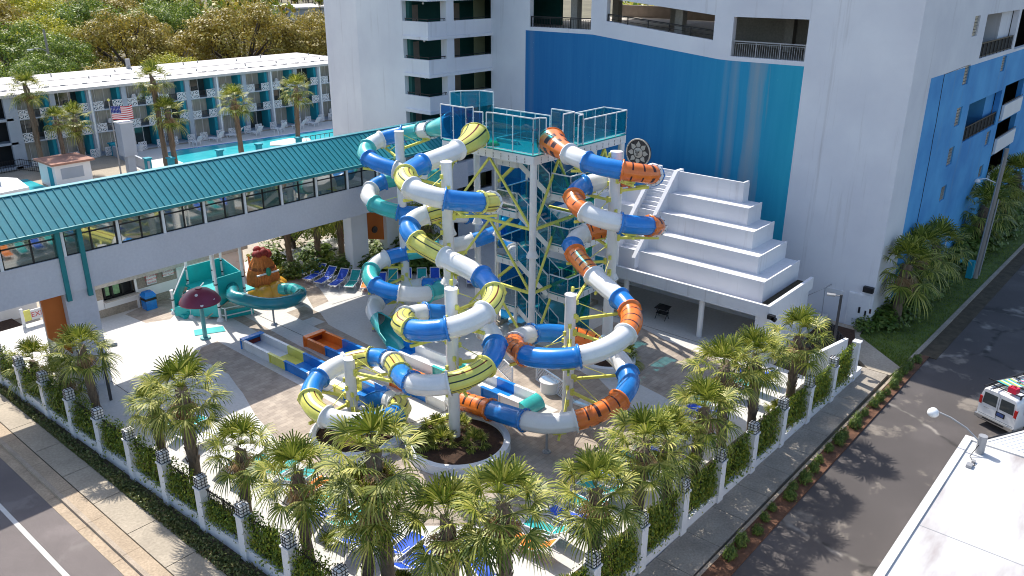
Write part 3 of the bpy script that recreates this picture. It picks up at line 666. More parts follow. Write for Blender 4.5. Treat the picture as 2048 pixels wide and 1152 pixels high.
# stairs: landings at both ends, paired flights between them
def landing(x0, x1, y0, y1, z, open_side):
    MB().box(x0, x1, y0, y1, z - .06, z).build('landing_floor', M['deck_teal'], tw)
    e = MB()
    P4 = [(x0, y0), (x1, y0), (x1, y1), (x0, y1)]
    for i in range(4):
        a = Vector((*P4[i], z - .2)); b = Vector((*P4[(i + 1) % 4], z - .2)); e.bar(a, b, .07, .36)
        n = max(2, int((b - a).length / .5))
        for k in range(1, n):
            c = a.lerp(b, k / n); d = (b - a).normalized(); o = Vector((d.y, -d.x, 0)) * .04
            for q in (-.08, 0, .08): e.bbox(c + o + Vector((0, 0, q)), (.03, .03, .03), mi=1)
    e.build('landing_beam', [M['steel_white'], M['black']], tw)
    if open_side == 'S': rail([(x0, y0), (x0, y1), (x1, y1), (x1, y0)], z, 1.15)
    else: rail([(x0, y1), (x0, y0), (x1, y0), (x1, y1)], z, 1.15)
LL = [11.0, 8.0, 5.0, 2.0]; RL = [9.5, 6.5, 3.5]
for z in LL: landing(21.9, 24.6, 16.9, 18.4, z, 'S')
for z in RL: landing(22.2, 26.8, 13.25, 14.6, z, 'N')
def flight(x0, x1, ya, za, yb, zb):
    fl = MB(); dz = Vector((0, 0, -.12))
    for x in (x0, x1): fl.bar(Vector((x, ya, za)) + dz, Vector((x, yb, zb)) + dz, .05, .3)
    o = fl.build('stair_stringer', M['steel_white'], tw); n = 8; tr = MB()
    for k in range(n):
        f = (k + .5) / n; y = ya + (yb - ya) * f; z = za + (zb - za) * f - .02; tr.box(x0 + .03, x1 - .03, y - .15, y + .15, z - .03, z)
    tr.build('tread', M['deck_teal'], tw)
    for x in (x0 - .03, x1 + .03):
        gl = MB(); H = Vector((0, 0, 1.05)); a, b = Vector((x, ya, za + .1)), Vector((x, yb, zb + .1))
        gl.add([a, b, b + H, a + H], [(0, 1, 2, 3)]); gl.build('glass_panel', M['tint'], tw)
        hr = MB().bar(a + H, b + H, .05).bar(a, b, .03)
        for k in range(4): c = a.lerp(b, k / 3); hr.cyl(c, c + H, .025, .025, 6)
        hr.build('handrail', M['white'], tw)
for i, z in enumerate(LL):
    zr = RL[i] if i < 3 else .4
    flight(22.05, 23.15, 16.9, z, 14.6, zr)
    if i < 3: flight(23.4, 24.5, 14.6, RL[i], 16.9, LL[i + 1])
for i in range(4):                                                # tall tinted screens closing the back of the stair
    z0 = [8.3, 5.3, 2.3, .5][i]
    g = MB().add([(24.72, 13.4, z0), (24.72, 18.3, z0), (24.72, 18.3, z0 + 2.3), (24.72, 13.4, z0 + 2.3)], [(0, 1, 2, 3)])
    g.build('glass_panel', M['tint'], tw)
    g = MB().add([(22.3, 18.45, z0), (24.6, 18.45, z0), (24.6, 18.45, z0 + 2.3), (22.3, 18.45, z0 + 2.3)], [(0, 1, 2, 3)])
    g.build('glass_panel', M['tint_blue'], tw)
# yellow chevron braces
def brace(p, q, w_=.11): MB().bar(p, q, w_, w_).build('brace', M['yellow_steel'], tw)
lev = [11.35, 7.75, 3.95, .45]
for i in range(3):
    zt, zb_ = lev[i], lev[i + 1]
    m1 = (20.5, 17.7, zt); brace(m1, (20.5, 20.8, zb_)); brace(m1, (20.5, 14.6, zb_))
    m2 = (22.7, 14.5, zt); brace(m2, (20.6, 14.5, zb_)); brace(m2, (24.8, 14.5, zb_))
    m3 = (26.7, 14.2, zt); brace(m3, (25.0, 14.5, zb_), .13); brace(m3, (28.4, 14.2, zb_), .13)
    if i < 2:
        brace((20.5, 20.8, zb_), (20.5, 14.6, zb_), .14); brace((20.6, 14.5, zb_), (24.8, 14.5, zb_), .14)
        brace((24.9, 14.6, zb_), (24.9, 18.7, zb_), .14)
for z in LL[:3]: brace((22.3, 18.6, z - 1.5), (22.0, 17.2, z - .35), .16)
for z in RL: brace((24.9, 14.5, z - 1.4), (26.4, 13.7, z - .35), .16)
ft = MB().cyl((21.95, 16.95, .4), (21.95, 16.95, 1.7), .12, .12, 12).cyl((24.5, 16.95, .4), (24.5, 16.95, 1.7), .12, .12, 12)
ft.build('landing_leg', M['steel_white'], tw)
fo = MB()
for x, y in COLS: fo.box(x - .5, x + .5, y - .5, y + .5, .38, .62)
fo.cyl((21.95, 16.95, .4), (21.95, 16.95, .8), .42, .42, 20)
fo.build('concrete_footing', M['walk'], tw)
# white lattice screens standing on the deck below the coils
def lattice(label, p, q, h=.95):
    r_ = thing('lattice_screen', label, 'screen', (p[0], p[1], .4)); a = Vector((p[0], p[1], .42)); b = Vector((q[0], q[1], .42)); ln = (b - a).length; d = (b - a).normalized()
    fr = MB().bar(a, b, .06).bar(a + Vector((0, 0, h)), b + Vector((0, 0, h)), .06)
    for e in (a, b): fr.bar(e, e + Vector((0, 0, h)), .07)
    fr.build('frame', M['white'], r_); la_ = MB(); k = -h
    while k < ln:
        s0, s1 = max(0, k), min(ln, k + h)
        la_.bar(a + d * s0 + Vector((0, 0, s0 - k)), a + d * s1 + Vector((0, 0, s1 - k)), .022, .012)
        la_.bar(a + d * s0 + Vector((0, 0, h - (s0 - k))), a + d * s1 + Vector((0, 0, h - (s1 - k))), .035, .012)
        k += .21
    la_.build('lattice', M['white'], r_)
lattice('white lattice screen on the deck behind the yellow coils', (17.6, 14.9), (16.6, 12.6))
lattice('white lattice screen on the deck below the wide orange loop', (17.8, 11.9), (17.1, 9.5))
dr = thing('white_drum', 'white drum standing on the pavers below the orange loop', 'drum', (17.3, 10.6, .4))
MB().cyl((17.3, 10.6, .4), (17.3, 10.6, 1.0), .5, .5, 28).cyl((17.3, 10.6, 1.0), (17.3, 10.6, 1.06), .55, .55, 28).build('body', M['white'], dr)

# ================================================================ STEPPED PYRAMID PAVILION
pv = thing('stepped_pavilion', 'white stepped pyramid pavilion with an open canopy at its foot', 'pavilion', (31.5, 12, .4))
TY = [8.49, 7.53, 6.58, 5.62, 4.66]; TX = [33.75, 32.67, 31.60, 30.52, 29.45]; TZ = [8.79, 7.72, 6.67, 5.59, 4.56]; RZ = 3.65; BX = 34.55
for k in range(5):
    zb_ = (TZ[k + 1] if k < 4 else RZ) - .12; y1 = 19.5 + .6 * k
    t = MB().box(TX[k], BX - .01 * k, TY[k], y1, zb_ - .4, TZ[k] - .06)
    e = .09                                                       # low raised lip round each step
    t.box(TX[k] - .004, TX[k] + e, TY[k] - .004, y1, TZ[k] - .5, TZ[k]); t.box(TX[k] + e, BX - .01 * k, TY[k] - .004, TY[k] + e, TZ[k] - .5, TZ[k])
    t.build('step_tier', M['pyr'], pv)
MB().box(33.75, 33.87, 8.5, 15.4, 8.78, 8.95).box(33.87, 34.5, 8.49, 8.61, 8.78, 8.95).build('top_lip', M['pyr'], pv)
rf = MB().box(28.5, 34.6, 3.90, 22.0, 2.95, 3.28)
rf.box(28.3, 28.5, 3.70, 22.0, 2.9, 3.66).box(28.5, 34.6, 3.70, 3.90, 2.9, 3.66)
rf.box(28.5, 29.4, 14.6, 14.8, 3.28, 3.6)
rf.build('canopy_roof', M['pyr'], pv)
MB().box(28.55, 34.4, 3.95, 4.6, 3.28, 3.34).build('roof_gravel', M['soil'], pv)
MB().box(33.3, 34.6, 3.9, 22, .38, 2.95).box(28.5, 33.3, 3.72, 3.95, .38, 2.92).build('back_wall', M['pyr'], pv)
for y in (8.05, 13.4, 17.2): MB().cyl((28.75, y, .4), (28.75, y, 2.95), .17, .17, 20).build('column', M['white'], pv)
MB().box(28.4, 29.0, 3.75, 4.5, .38, 2.95).build('corner_pier', M['pyr'], pv)
st = MB(); n = 20
for k in range(n):
    x = 29.6 + (33.9 - 29.6) * k / n; z = 3.9 + (8.79 - 3.9) * (k + 1) / n; st.box(x, 34.3, 13.35, 14.75, z - .6, z)
st.build('stair', M['pyr'], pv)
for y in (13.2, 14.8):
    s_ = MB(); pr = [(29.0, 3.5), (29.0, 4.2), (33.6, 9.0), (34.4, 9.0), (34.4, 3.5)]
    v = [(x, yy, z) for yy in (y - .13, y + .13) for x, z in pr]; q = len(pr)
    s_.add(v, [tuple(range(q)), tuple(range(2 * q - 1, q - 1, -1))] + [(i, q + i, q + (i + 1) % q, (i + 1) % q) for i in range(q)]); s_.build('stair_side_wall', M['pyr'], pv)
MB().box(33.27, 33.299, 4.1, 4.9, .4, 2.5).build('door', M['white'], pv)
MB().cyl((33.29, 8.2, 1.35), (33.23, 8.2, 1.35), .06, .06, 12).build('vent', M['black'], pv)
MB().box(28.1, 28.35, 3.3, 3.7, 3.0, 3.25).bar((28.2, 3.45, 3.1), (28.2, 3.2, 3.0), .2, .2).build('floodlight', M['black'], pv)
# sign with rules on the back wall
M['sign_blue'] = pm('sign_text_grey', (.16, .16, .24), .6, .1, 3); M['sign_white'] = pm('sign_white', (.66, .66, .67), .5, .05, 2); M['sign_red'] = pm('sign_text_red', (.52, .05, .05), .6, .1, 3)
def text_part(txt, size, loc, rot, m, parent, name='lettering', ext=.004):
    cu = bpy.data.curves.new(name, 'FONT'); cu.body = txt; cu.size = size; cu.extrude = ext; cu.align_x = 'CENTER'; cu.align_y = 'CENTER'
    tmp = bpy.data.objects.new(name, cu); C.objects.link(tmp); dg = bpy.context.evaluated_depsgraph_get()
    me = bpy.data.meshes.new_from_object(tmp.evaluated_get(dg)); bpy.data.objects.remove(tmp)
    Mx = Matrix.LocRotScale(Vector(loc) - parent_loc(parent), rot, None); me.transform(Mx); me.materials.clear(); me.materials.append(m)
    o = bpy.data.objects.new(name, me); C.objects.link(o); o.parent = parent; return o
from mathutils import Euler
FACE_NX = Euler((R(90), 0, R(-90))); FACE_NY = Euler((R(90), 0, 0))
sg = thing('rules_sign', 'white rules sign on the back wall under the canopy', 'sign', (33.2, 11.9, 1.9))
MB().box(33.24, 33.295, 11.35, 12.5, 1.15, 2.55).build('board', M['sign_white'], sg)
fr = MB()
for a, b in (((11.35, 1.15), (12.5, 1.15)), ((11.35, 2.55), (12.5, 2.55)), ((11.35, 1.15), (11.35, 2.55)), ((12.5, 1.15), (12.5, 2.55))): fr.bar((33.235, *a), (33.235, *b), .03)
fr.build('frame', M['sign_blue'], sg)
text_part('RULES', .2, (33.23, 11.92, 2.38), FACE_NX, M['sign_blue'], sg)
ln = MB(); random.seed(3)
for k in range(11): l_ = random.uniform(.36, .5); ln.box(33.228, 33.239, 11.92 - l_, 11.92 + l_, 2.14 - k * .085, 2.165 - k * .085)
ln.build('text_lines', M['sign_blue'], sg)
# sun disc standing on top of the pyramid
M['bronze'] = pm('dark_relief', (.055, .045, .04), .6, .4, 6, bump=.8, fine=.3); M['stone'] = pm('pale_relief', (.50, .44, .36), .7, .15, 3, bump=.3)
su = thing('sun_disc', 'round dark sun medallion with a face, standing on the pyramid top', 'sculpture', (34.0, 16.3, 8.7))
cx, cy, cz, r0 = 34.0, 16.35, 9.68, .92
MB().cyl((cx - .1, cy, cz), (cx + .1, cy, cz), r0, r0, 48).build('disc', M['bronze'], su)
rg = MB().tube([(cx - .1, cy + math.cos(t) * r0, cz + math.sin(t) * r0) for t in [2 * PI * k / 48 for k in range(49)]], .05, 8); rg.build('rim', M['stone'], su)
ry = MB(); X = cx - .13
for k in range(8):
    a = 2 * PI * k / 8 + PI / 2; pts = [(.40, -.13), (.55, -.17), (.66, -.09), (.80, 0), (.66, .09), (.55, .17), (.40, .13)]
    v = [(X + o, cy - (u * math.cos(a) - w2 * math.sin(a)), cz + u * math.sin(a) + w2 * math.cos(a)) for o in (0, .05) for u, w2 in pts]; q = len(pts)
    ry.add(v, [tuple(range(q)), tuple(range(2 * q - 1, q - 1, -1))] + [(i, q + i, q + (i + 1) % q, (i + 1) % q) for i in range(q)])
ry.build('ray', M['stone'], su)
fc = MB().lathe((0, 0, 0), [(.001, .12), (.2, .10), (.32, .05), (.36, 0)], 32)
fc.v = [(X - z + .04, cy + x, cz + y) for x, y, z in fc.v]; fc.build('face', M['stone'], su)
ft_ = MB()
for s in (-1, 1):
    ft_.cyl((X - .09, cy + s * .12, cz + .05), (X - .11, cy + s * .12, cz + .05), .042, .042, 12); ft_.bar((X - .09, cy + s * .04, cz + .12), (X - .085, cy + s * .2, cz + .17), .03)
    ft_.bar((X - .105, cy + s * .03, cz + .08), (X - .105, cy + s * .055, cz - .07), .016)
ft_.bar((X - .085, cy - .1, cz - .17), (X - .085, cy + .1, cz - .17), .022); ft_.bar((X - .105, cy - .05, cz - .08), (X - .105, cy + .05, cz - .08), .02)
ft_.build('facial_features', M['bronze'], su)
MB().box(cx - .15, cx + .15, cy - .3, cy + .3, 8.7, 8.82).build('base', M['pyr'], su)
# folding chair under the canopy
fcx = thing('folding_chair', 'black folding chair with an open canopy top under the pavilion', 'chair', (29.6, 11.1, .4))
MB().add([(29.25, 10.7, 1.15), (29.95, 10.7, 1.25), (29.95, 11.6, 1.25), (29.25, 11.6, 1.15), (29.6, 11.15, 1.42)], [(0, 1, 4), (1, 2, 4), (2, 3, 4), (3, 0, 4)]).build('sunshade', M['black'], fcx)
lg = MB()
for y in (10.8, 11.5): lg.bar((29.3, y, .4), (29.85, y, 1.2), .03).bar((29.85, y, .4), (29.35, y, 1.15), .03)
lg.build('leg', M['black'], fcx); MB().box(29.35, 29.85, 10.8, 11.5, .8, .84).build('seat', M['black'], fcx)
# ================================================================ RESORT BUILDING
def blue_wall_mat():
    """blue wall: colour shifts from deep blue to turquoise along its length, grey run-off streaks where water drips"""
    m, nt, out = new_mat('blue_wall_gradient'); b = N(nt, 'ShaderNodeBsdfPrincipled'); v = coords(nt)
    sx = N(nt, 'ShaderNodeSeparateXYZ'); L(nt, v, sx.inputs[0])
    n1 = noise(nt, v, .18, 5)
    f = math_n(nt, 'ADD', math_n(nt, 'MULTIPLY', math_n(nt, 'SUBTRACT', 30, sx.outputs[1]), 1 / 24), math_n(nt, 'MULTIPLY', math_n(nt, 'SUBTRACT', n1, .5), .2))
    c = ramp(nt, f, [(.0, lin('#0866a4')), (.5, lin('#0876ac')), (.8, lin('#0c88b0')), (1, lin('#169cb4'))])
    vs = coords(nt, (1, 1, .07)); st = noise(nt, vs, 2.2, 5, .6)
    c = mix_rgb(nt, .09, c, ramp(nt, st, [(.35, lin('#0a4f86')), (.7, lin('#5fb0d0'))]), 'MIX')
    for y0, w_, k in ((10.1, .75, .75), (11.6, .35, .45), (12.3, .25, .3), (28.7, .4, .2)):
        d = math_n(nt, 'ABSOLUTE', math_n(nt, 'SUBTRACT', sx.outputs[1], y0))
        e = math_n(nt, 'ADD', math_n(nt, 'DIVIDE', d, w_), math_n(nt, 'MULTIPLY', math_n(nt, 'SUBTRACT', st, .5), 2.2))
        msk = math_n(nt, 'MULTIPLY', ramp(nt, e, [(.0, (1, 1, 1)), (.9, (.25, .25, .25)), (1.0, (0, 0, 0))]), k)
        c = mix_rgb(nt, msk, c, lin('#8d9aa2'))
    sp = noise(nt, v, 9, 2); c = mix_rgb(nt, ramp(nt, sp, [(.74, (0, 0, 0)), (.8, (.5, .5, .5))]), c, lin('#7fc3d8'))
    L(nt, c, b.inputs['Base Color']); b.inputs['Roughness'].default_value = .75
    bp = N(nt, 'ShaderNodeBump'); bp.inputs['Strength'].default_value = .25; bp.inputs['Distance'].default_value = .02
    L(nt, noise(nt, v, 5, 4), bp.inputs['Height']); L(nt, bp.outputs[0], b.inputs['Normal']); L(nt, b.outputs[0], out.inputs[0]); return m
M['blue_gradient'] = blue_wall_mat(); M['wwhite'] = stained_white()
def side_blue():
    m, nt, out = new_mat('faded_blue_paint'); b = N(nt, 'ShaderNodeBsdfPrincipled'); v = coords(nt)
    c = ramp(nt, noise(nt, v, .3, 5), [(.3, lin('#3a86c4')), (.7, lin('#57a6da'))])
    st = noise(nt, coords(nt, (1, 1, .06)), 1.6, 5, .65)
    c = mix_rgb(nt, ramp(nt, st, [(.58, (0, 0, 0)), (.75, (.5, .5, .5))]), c, lin('#7d97a6'))
    L(nt, c, b.inputs['Base Color']); b.inputs['Roughness'].default_value = .8; L(nt, b.outputs[0], out.inputs[0]); return m
M['side_blue'] = side_blue()
M['dgreen'] = pm('dark_green_wall', (.012, .085, .075), .6, .2, .6)
M['beige'] = pm('beige_door', (.32, .26, .22), .5, .15, 2)
M['pale_yellow'] = pm('sunlit_opening', (.62, .66, .42), .7, .08, 1)  # sunlit outside beyond the galleries, its light put into the colour
M['glassblock'] = pm('glass_block', (.30, .29, .25), .25, .5, 2.5, .6)
rb = thing('resort_building', 'tall white resort building with a blue wall behind the slides', 'building', (0, 0, 0))
# --- wall behind the slides (plane X = 37.5) with three garage openings; blue below, white above
WX = 37.5; TH = .45
def paint(y):
    if y >= 23: return 16.78
    if y >= 12.96: return 15.76 + (y - 12.96) * (1.02 / 10.04)
    return 15.73
OPEN = [(28.9, 23.2, 17.05, 17.1, 19.7, 19.7), (21.87, 13.43, 17.75, 16.92, 19.3, 18.47), (12.1, 7.2, 16.0, 16.0, 18.42, 18.45)]
ys = sorted({29.3, 7.16, 23.0, 12.96} | {o[0] for o in OPEN} | {o[1] for o in OPEN}, reverse=True)
def slab(mb, ya, yb, za0, zb0, za1, zb1, x0=WX, x1=WX + TH):
    v = [(x, y, z) for x in (x0, x1) for y, z in ((ya, za0), (yb, zb0), (yb, zb1), (ya, za1))]
    mb.add(v, [(0, 1, 2, 3), (7, 6, 5, 4), (0, 4, 5, 1), (1, 5, 6, 2), (2, 6, 7, 3), (3, 7, 4, 0)])
blue, whi = MB(), MB()
for ya, yb in zip(ys[:-1], ys[1:]):
    slab(blue, ya, yb, 0, 0, paint(ya), paint(yb))
    o = next((o for o in OPEN if o[0] >= ya - .01 and o[1] <= yb + .01), None)
    if o:
        f = lambda y, a, b: a + (b - a) * (o[0] - y) / (o[0] - o[1])
        slab(whi, ya, yb, paint(ya), paint(yb), f(ya, o[2], o[3]), f(yb, o[2], o[3]))
        slab(whi, ya, yb, f(ya, o[4], o[5]), f(yb, o[4], o[5]), 21.4, 21.4)
    else: slab(whi, ya, yb, paint(ya), paint(yb), 21.4, 21.4)
blue.build('blue_wall', M['blue_gradient'], rb); whi.build('garage_wall', M['wwhite'], rb)
MB().box(WX, WX + TH, 29.3, 32.9, 0, 21.4).build('wall', M['wwhite'], rb)
# garage decks seen through the openings
gd = MB()
gd.box(WX + TH, 56, 22.5, 32.8, 16.6, 16.95).box(WX + TH, 56, 7.2, 12.8, 15.5, 15.9)
v = [(x, y, z) for x in (WX + TH, 56) for y, z in ((22.5, 16.6), (12.8, 15.5), (12.8, 15.9), (22.5, 16.95))]
gd.add(v, [(0, 1, 2, 3), (7, 6, 5, 4), (0, 4, 5, 1), (1, 5, 6, 2), (2, 6, 7, 3), (3, 7, 4, 0)])
gd.build('garage_deck', M['concrete'], rb)
gc = MB().box(WX + TH, 56, 7.2, 32.8, 20.9, 21.2); gc.build('garage_ceiling', M['concrete'], rb)
gp = MB().box(55.6, 56, 12, 32.8, 16.6, 18.0).box(55.6, 56, 12, 32.8, 19.9, 20.9); gp.build('garage_parapet', M['beige'], rb)
gi = MB().box(55.5, 55.9, 7.2, 12, 15.5, 21).box(WX + TH, 56, 6.8, 7.15, 12, 21.0).box(46, 46.3, 7.2, 16.8, 15.6, 20.9); gi.build('garage_inner_wall', M['concrete'], rb)
for x, y in ((40.5, 17.6), (40.3, 26.6), (48, 22.4), (48, 28), (44, 11)): MB().box(x - .3, x + .3, y - .3, y + .3, 15.5, 20.9).build('garage_column', M['concrete'], rb)
def bars(x, ya, za, yb, zb, h, vert=True, name='railing', ny=None):
    r_ = MB(); a, b = Vector((x, ya, za)), Vector((x, yb, zb)); H = Vector((0, 0, h)); ln = (b - a).length
    r_.bar(a + H, b + H, .07).bar(a + H * .88, b + H * .88, .03).bar(a + Vector((0, 0, .08)), b + Vector((0, 0, .08)), .03)
    n = max(2, round(ln / 1.7))
    for k in range(n + 1): c = a.lerp(b, k / n); r_.bar(c, c + H, .06)
    if vert:
        q = int(ln / .15)
        for k in range(q): c = a.lerp(b, (k + .5) / q); r_.bar(c + Vector((0, 0, .08)), c + H * .88, .02)
    else: r_.bar(a + H * .5, b + H * .5, .03)
    r_.build(name, M['black'] if not vert or x < 38 and ya > 13 else M['grey_metal'], rb)
bars(37.62, 28.85, 16.95, 23.25, 17.0, .85); bars(37.62, 21.8, 17.6, 13.5, 16.9, .62, False); bars(37.62, 12.05, 15.9, 7.25, 15.9, 1.05)
# --- corner tower on the right
tr = MB().box(WX, WX + .4, .84, 7.16, -.17, 30).box(WX + .4, 41.3, .84, 1.24, -.17, 30).box(WX + .4, 60, 6.75, 7.15, 15, 30)
tr.build('corner_tower_wall', M['wwhite'], rb)
MB().box(WX + .4, 75, 1.24, 6.75, 29.5, 29.9).build('roof', M['concrete'], rb)
# right-hand side wall (plane Y = .84): grid of openings
sw, sb = MB(), MB()
XS = [41.3, 49.1, 50.5, 52.4, 60.1, 61.4, 62.6, 63.4, 74.0]
HOLES = [(52.4, 62.6, 15.5, 18.42), (63.4, 74, 15.4, 18.4), (52.4, 62.4, 9.65, 12.4), (49.1, 50.5, 17.15, 18.45), (49.1, 50.5, 14.0, 15.3), (49.1, 50.5, 11.2, 12.5), (49.1, 50.5, 8.45, 9.75), (49.1, 50.5, 5.9, 7.0),
         (60.1, 61.4, 13.95, 15.1), (60.1, 61.4, 8.2, 9.35), (60.1, 61.4, 5.6, 6.6), (63.4, 70.5, 9.85, 12.6), (63.4, 70.5, 7.1, 9.6), (63.4, 70.5, 4.3, 6.9), (52.4, 62.4, 21, 24)]
xs = sorted(set(XS) | {h[0] for h in HOLES} | {h[1] for h in HOLES} | {110})
for xa, xb in zip(xs[:-1], xs[1:]):
    hs = sorted([h for h in HOLES if h[0] <= xa + .01 and h[1] >= xb - .01], key=lambda h: h[2]); z = -.17
    for h in hs + [(0, 0, 30, 30)]:
        for lo, hi, mb in ((max(z, -.17), min(h[2], 15.2), sb), (max(z, 15.2), h[2], sw)):
            if hi > lo + .001: mb.box(xa, xb, .84, 1.24, lo, hi)
        z = h[3]
sw.build('side_wall', M['wwhite'], rb); sb.build('blue_side_wall', M['side_blue'], rb)
MB().box(41.4, 110, 3.2, 3.5, -.17, 30).build('balcony_back_wall', M['dark'], rb)
MB().box(59.0, 62.6, 1.3, 3.2, 15.45, 18.4).build('balcony_side_wall', M['wwhite'], rb); MB().box(59.5, 62.4, 1.3, 3.2, 9.65, 12.4).build('balcony_side_wall', M['side_blue'], rb)
for x0, x1, z0, z1 in HOLES:
    if x1 - x0 < 2:
        gbk = MB()
        for i in range(3):
            for j in range(6): gbk.box(x0 + (x1 - x0) * i / 3 + .02, x0 + (x1 - x0) * (i + 1) / 3 - .02, .93, 1.05, z0 + (z1 - z0) * j / 6 + .02, z0 + (z1 - z0) * (j + 1) / 6 - .02)
        gbk.build('glass_block_window', M['glassblock'], rb)
    elif x0 < 63: 
        r_ = MB().bar((x0, .95, z0 + 1.0), (x1, .95, z0 + 1.0), .08).bar((x0, .95, z0 + .1), (x1, .95, z0 + .1), .05)
        for k in range(10): r_.bar((x0 + (x1 - x0) * k / 9, .95, z0), (x0 + (x1 - x0) * k / 9, .95, z0 + 1), .05)
        r_.build('railing', M['black'], rb); MB().box(x0, x1, 1.0, 1.03, z0 + .08, z0 + .95).build('balcony_panel', M['dark'], rb)
for z in (9.85, 7.1, 4.3):
    MB().box(63.5, 70.4, .62, .8, z, z + 1.2).build('balcony_parapet', M['white'], rb); MB().bar((63.5, .7, z + 1.35), (70.4, .7, z + 1.35), .05).build('railing', M['black'], rb)
    MB().box(63.4, 70.5, .8, 3.2, z - .1, z + .1).build('balcony_floor', M['concrete'], rb)
# weathering: dark drain line running down the blue wall
dl = MB(); random.seed(5)
zz = 15.15; x = 44.1
while zz > 3: nx = x + random.uniform(-.04, .05); dl.bar((x, .835, zz), (nx, .835, zz - .5), .05, .02); x = nx; zz -= .5
dl.bar((44.1, .835, 15.18), (49.3, .835, 15.3), .03, .02); dl.build('drain_line', M['black'], rb)
# door, sign and fittings at the foot of the tower
d_ = MB().box(37.43, 37.5, .98, 2.35, 0, 2.25); d_.build('door_frame', M['white'], rb)
MB().box(37.40, 37.428, 1.05, 2.28, .02, 2.18).build('service_door', M['stucco'], rb)
MB().box(37.36, 37.398, 1.12, 1.22, .95, 1.25).box(37.36, 37.398, 1.5, 1.62, 1.0, 1.4).build('door_handle', M['black'], rb)
MB().box(37.2, 37.5, .9, 1.5, 2.5, 2.85).build('wall_lamp', M['black'], rb)
MB().box(37.46, 37.495, .62 + .25, 1.0, 1.1, 1.4).build('notice', M['stripe_black'], rb)
MB().box(37.45, 37.495, 2.7, 3.9, 1.9, 2.15).build('sign_plate', M['sign_white'], rb)
# --- tower wing on the left with corner galleries
LW = MB().box(30.6, 31.0, 35.65, 41.0, -.17, 28)
v = [(x, y, z) for z in (-.17, 28) for x, y in ((30.6, 41.0), (31.75, 46.6), (32.2, 46.6), (31.0, 41.0))]
LW.add(v, [(0, 1, 5, 4), (1, 2, 6, 5), (2, 3, 7, 6), (4, 5, 6, 7)]).box(32.0, 50, 46.2, 46.6, -.17, 28)
LW.build('wing_wall', M['wwhite'], rb)
MB().box(31, 50, 33, 46.4, 27.6, 28).build('roof', M['concrete'], rb)
OUT = [(30.6, 35.65), (30.6, 32.9), (37.5, 32.9)]
lv = [17.5 - 2.72 * k for k in range(6)] + [20.22, 22.94, 25.66]
for z in lv:
    p = MB().box(30.6, 30.85, 32.9, 35.65, z - 1.05, z).box(30.85, 37.5, 32.9, 33.15, z - 1.05, z)
    p.box(30.45, 30.82, 32.75, 35.65, z - 1.28, z - 1.05).box(30.82, 37.5, 32.75, 33.12, z - 1.28, z - 1.05); p.build('gallery_parapet', M['wwhite'], rb)
    MB().box(30.85, 42, 33.15, 36.8, z - 1.25, z - 1.0).build('gallery_floor', M['concrete'], rb)
    r_ = MB().bar((30.72, 35.5, z + .18), (30.72, 33.0, z + .18), .05).bar((30.72, 33.02, z + .18), (32.5, 33.02, z + .18), .05).bar((33.3, 33.02, z + .14), (37.4, 33.02, z + .14), .045)
    for x, y in ((30.72, 35.4), (30.72, 34.2), (30.72, 33.05), (32.4, 33.02)): r_.bar((x, y, z), (x, y, z + .2), .04)
    r_.build('railing', M['black'], rb)
    for x in (32.0, 36.6): MB().box(x, x + .85, 36.30, 36.39, z - 1.0, z + 1.05).build('door', M['beige'], rb)
    MB().box(39.2, 40.5, 36.3, 36.39, z - 1, z + 1.45).build('lit_opening_panel', M['pale_yellow'], rb)  # pale panel in place of a sunlit opening, light painted as colour
    MB().lathe((31.8, 34.6, z + 1.28), [(.001, .04), (.06, .04), (.09, -.05), (.05, -.12), (.001, -.13)], 12).build('ceiling_lamp', M['white'], rb)
MB().box(31.1, 42.3, 36.4, 36.7, -.17, 28).box(42, 42.3, 29.4, 36.4, -.17, 28).box(37.96, 42, 32.5, 32.88, -.17, 28).box(31.0, 31.3, 35.3, 36.7, -.17, 28).build('gallery_back_wall', M['dgreen'], rb)
MB().box(32.5, 33.3, 32.88, 33.5, -.17, 28).build('gallery_pillar', M['wwhite'], rb)
MB().box(30.58, 37.5, 32.88, 33.2, -.17, 2.6).build('wall', M['wwhite'], rb)

# ================================================================ SKYBRIDGE
M['roofteal'] = pm('teal_metal_roof', (.012, .215, .26), .35, .16, .6, .5, fine=.1)
M['bridge_glass'] = tinted('bridge_glass', (.42, .62, .55), (.16, .26, .22), .42, .05, .6, .18)
M['lav'] = pm('lilac_white_stucco', (.55, .54, .58), .8, .06, .5, bump=.25, fine=.06)
sk_ = thing('skybridge', 'covered pedestrian bridge with a teal metal roof crossing the street', 'bridge', (14, 31, 0))
BY0, BY1, BXL, BXR = 29.0, 33.0, -34.0, 30.55
w_ = MB().box(BXL, BXR, BY0, BY0 + .25, 5.9, 7.75).box(BXL, BXR, BY1 - .25, BY1, 5.9, 7.75)
w_.box(BXL, BXR, BY0 - .03, BY0 + .27, 7.72, 7.80).box(BXL, BXR, BY1 - .27, BY1 + .03, 7.72, 7.80)
w_.build('side_wall', M['lav'], sk_)
MB().box(BXL, BXR, BY0 + .25, BY1 - .25, 5.95, 6.2).build('floor', M['concrete'], sk_)
MB().box(BXL, BXR, BY0 - .02, BY0 + .22, 9.06, 9.25).box(BXL, BXR, BY1 - .22, BY1 + .02, 9.06, 9.25).build('lintel', M['white'], sk_)
MB().box(BXL, BXR, BY0 - .06, BY0 + .3, 9.25, 9.4).box(BXL, BXR, BY1 - .3, BY1 + .06, 9.25, 9.4).build('eave_band', M['teal_paint'], sk_)
rf = MB(); e0, e1, rz, ez = BY0 - .45, BY1 + .45, 10.78, 9.32; ym = (BY0 + BY1) / 2
rf.add([(BXL, e0, ez), (BXR, e0, ez), (BXR, ym - .25, rz), (BXL, ym - .25, rz)], [(0, 1, 2, 3)])
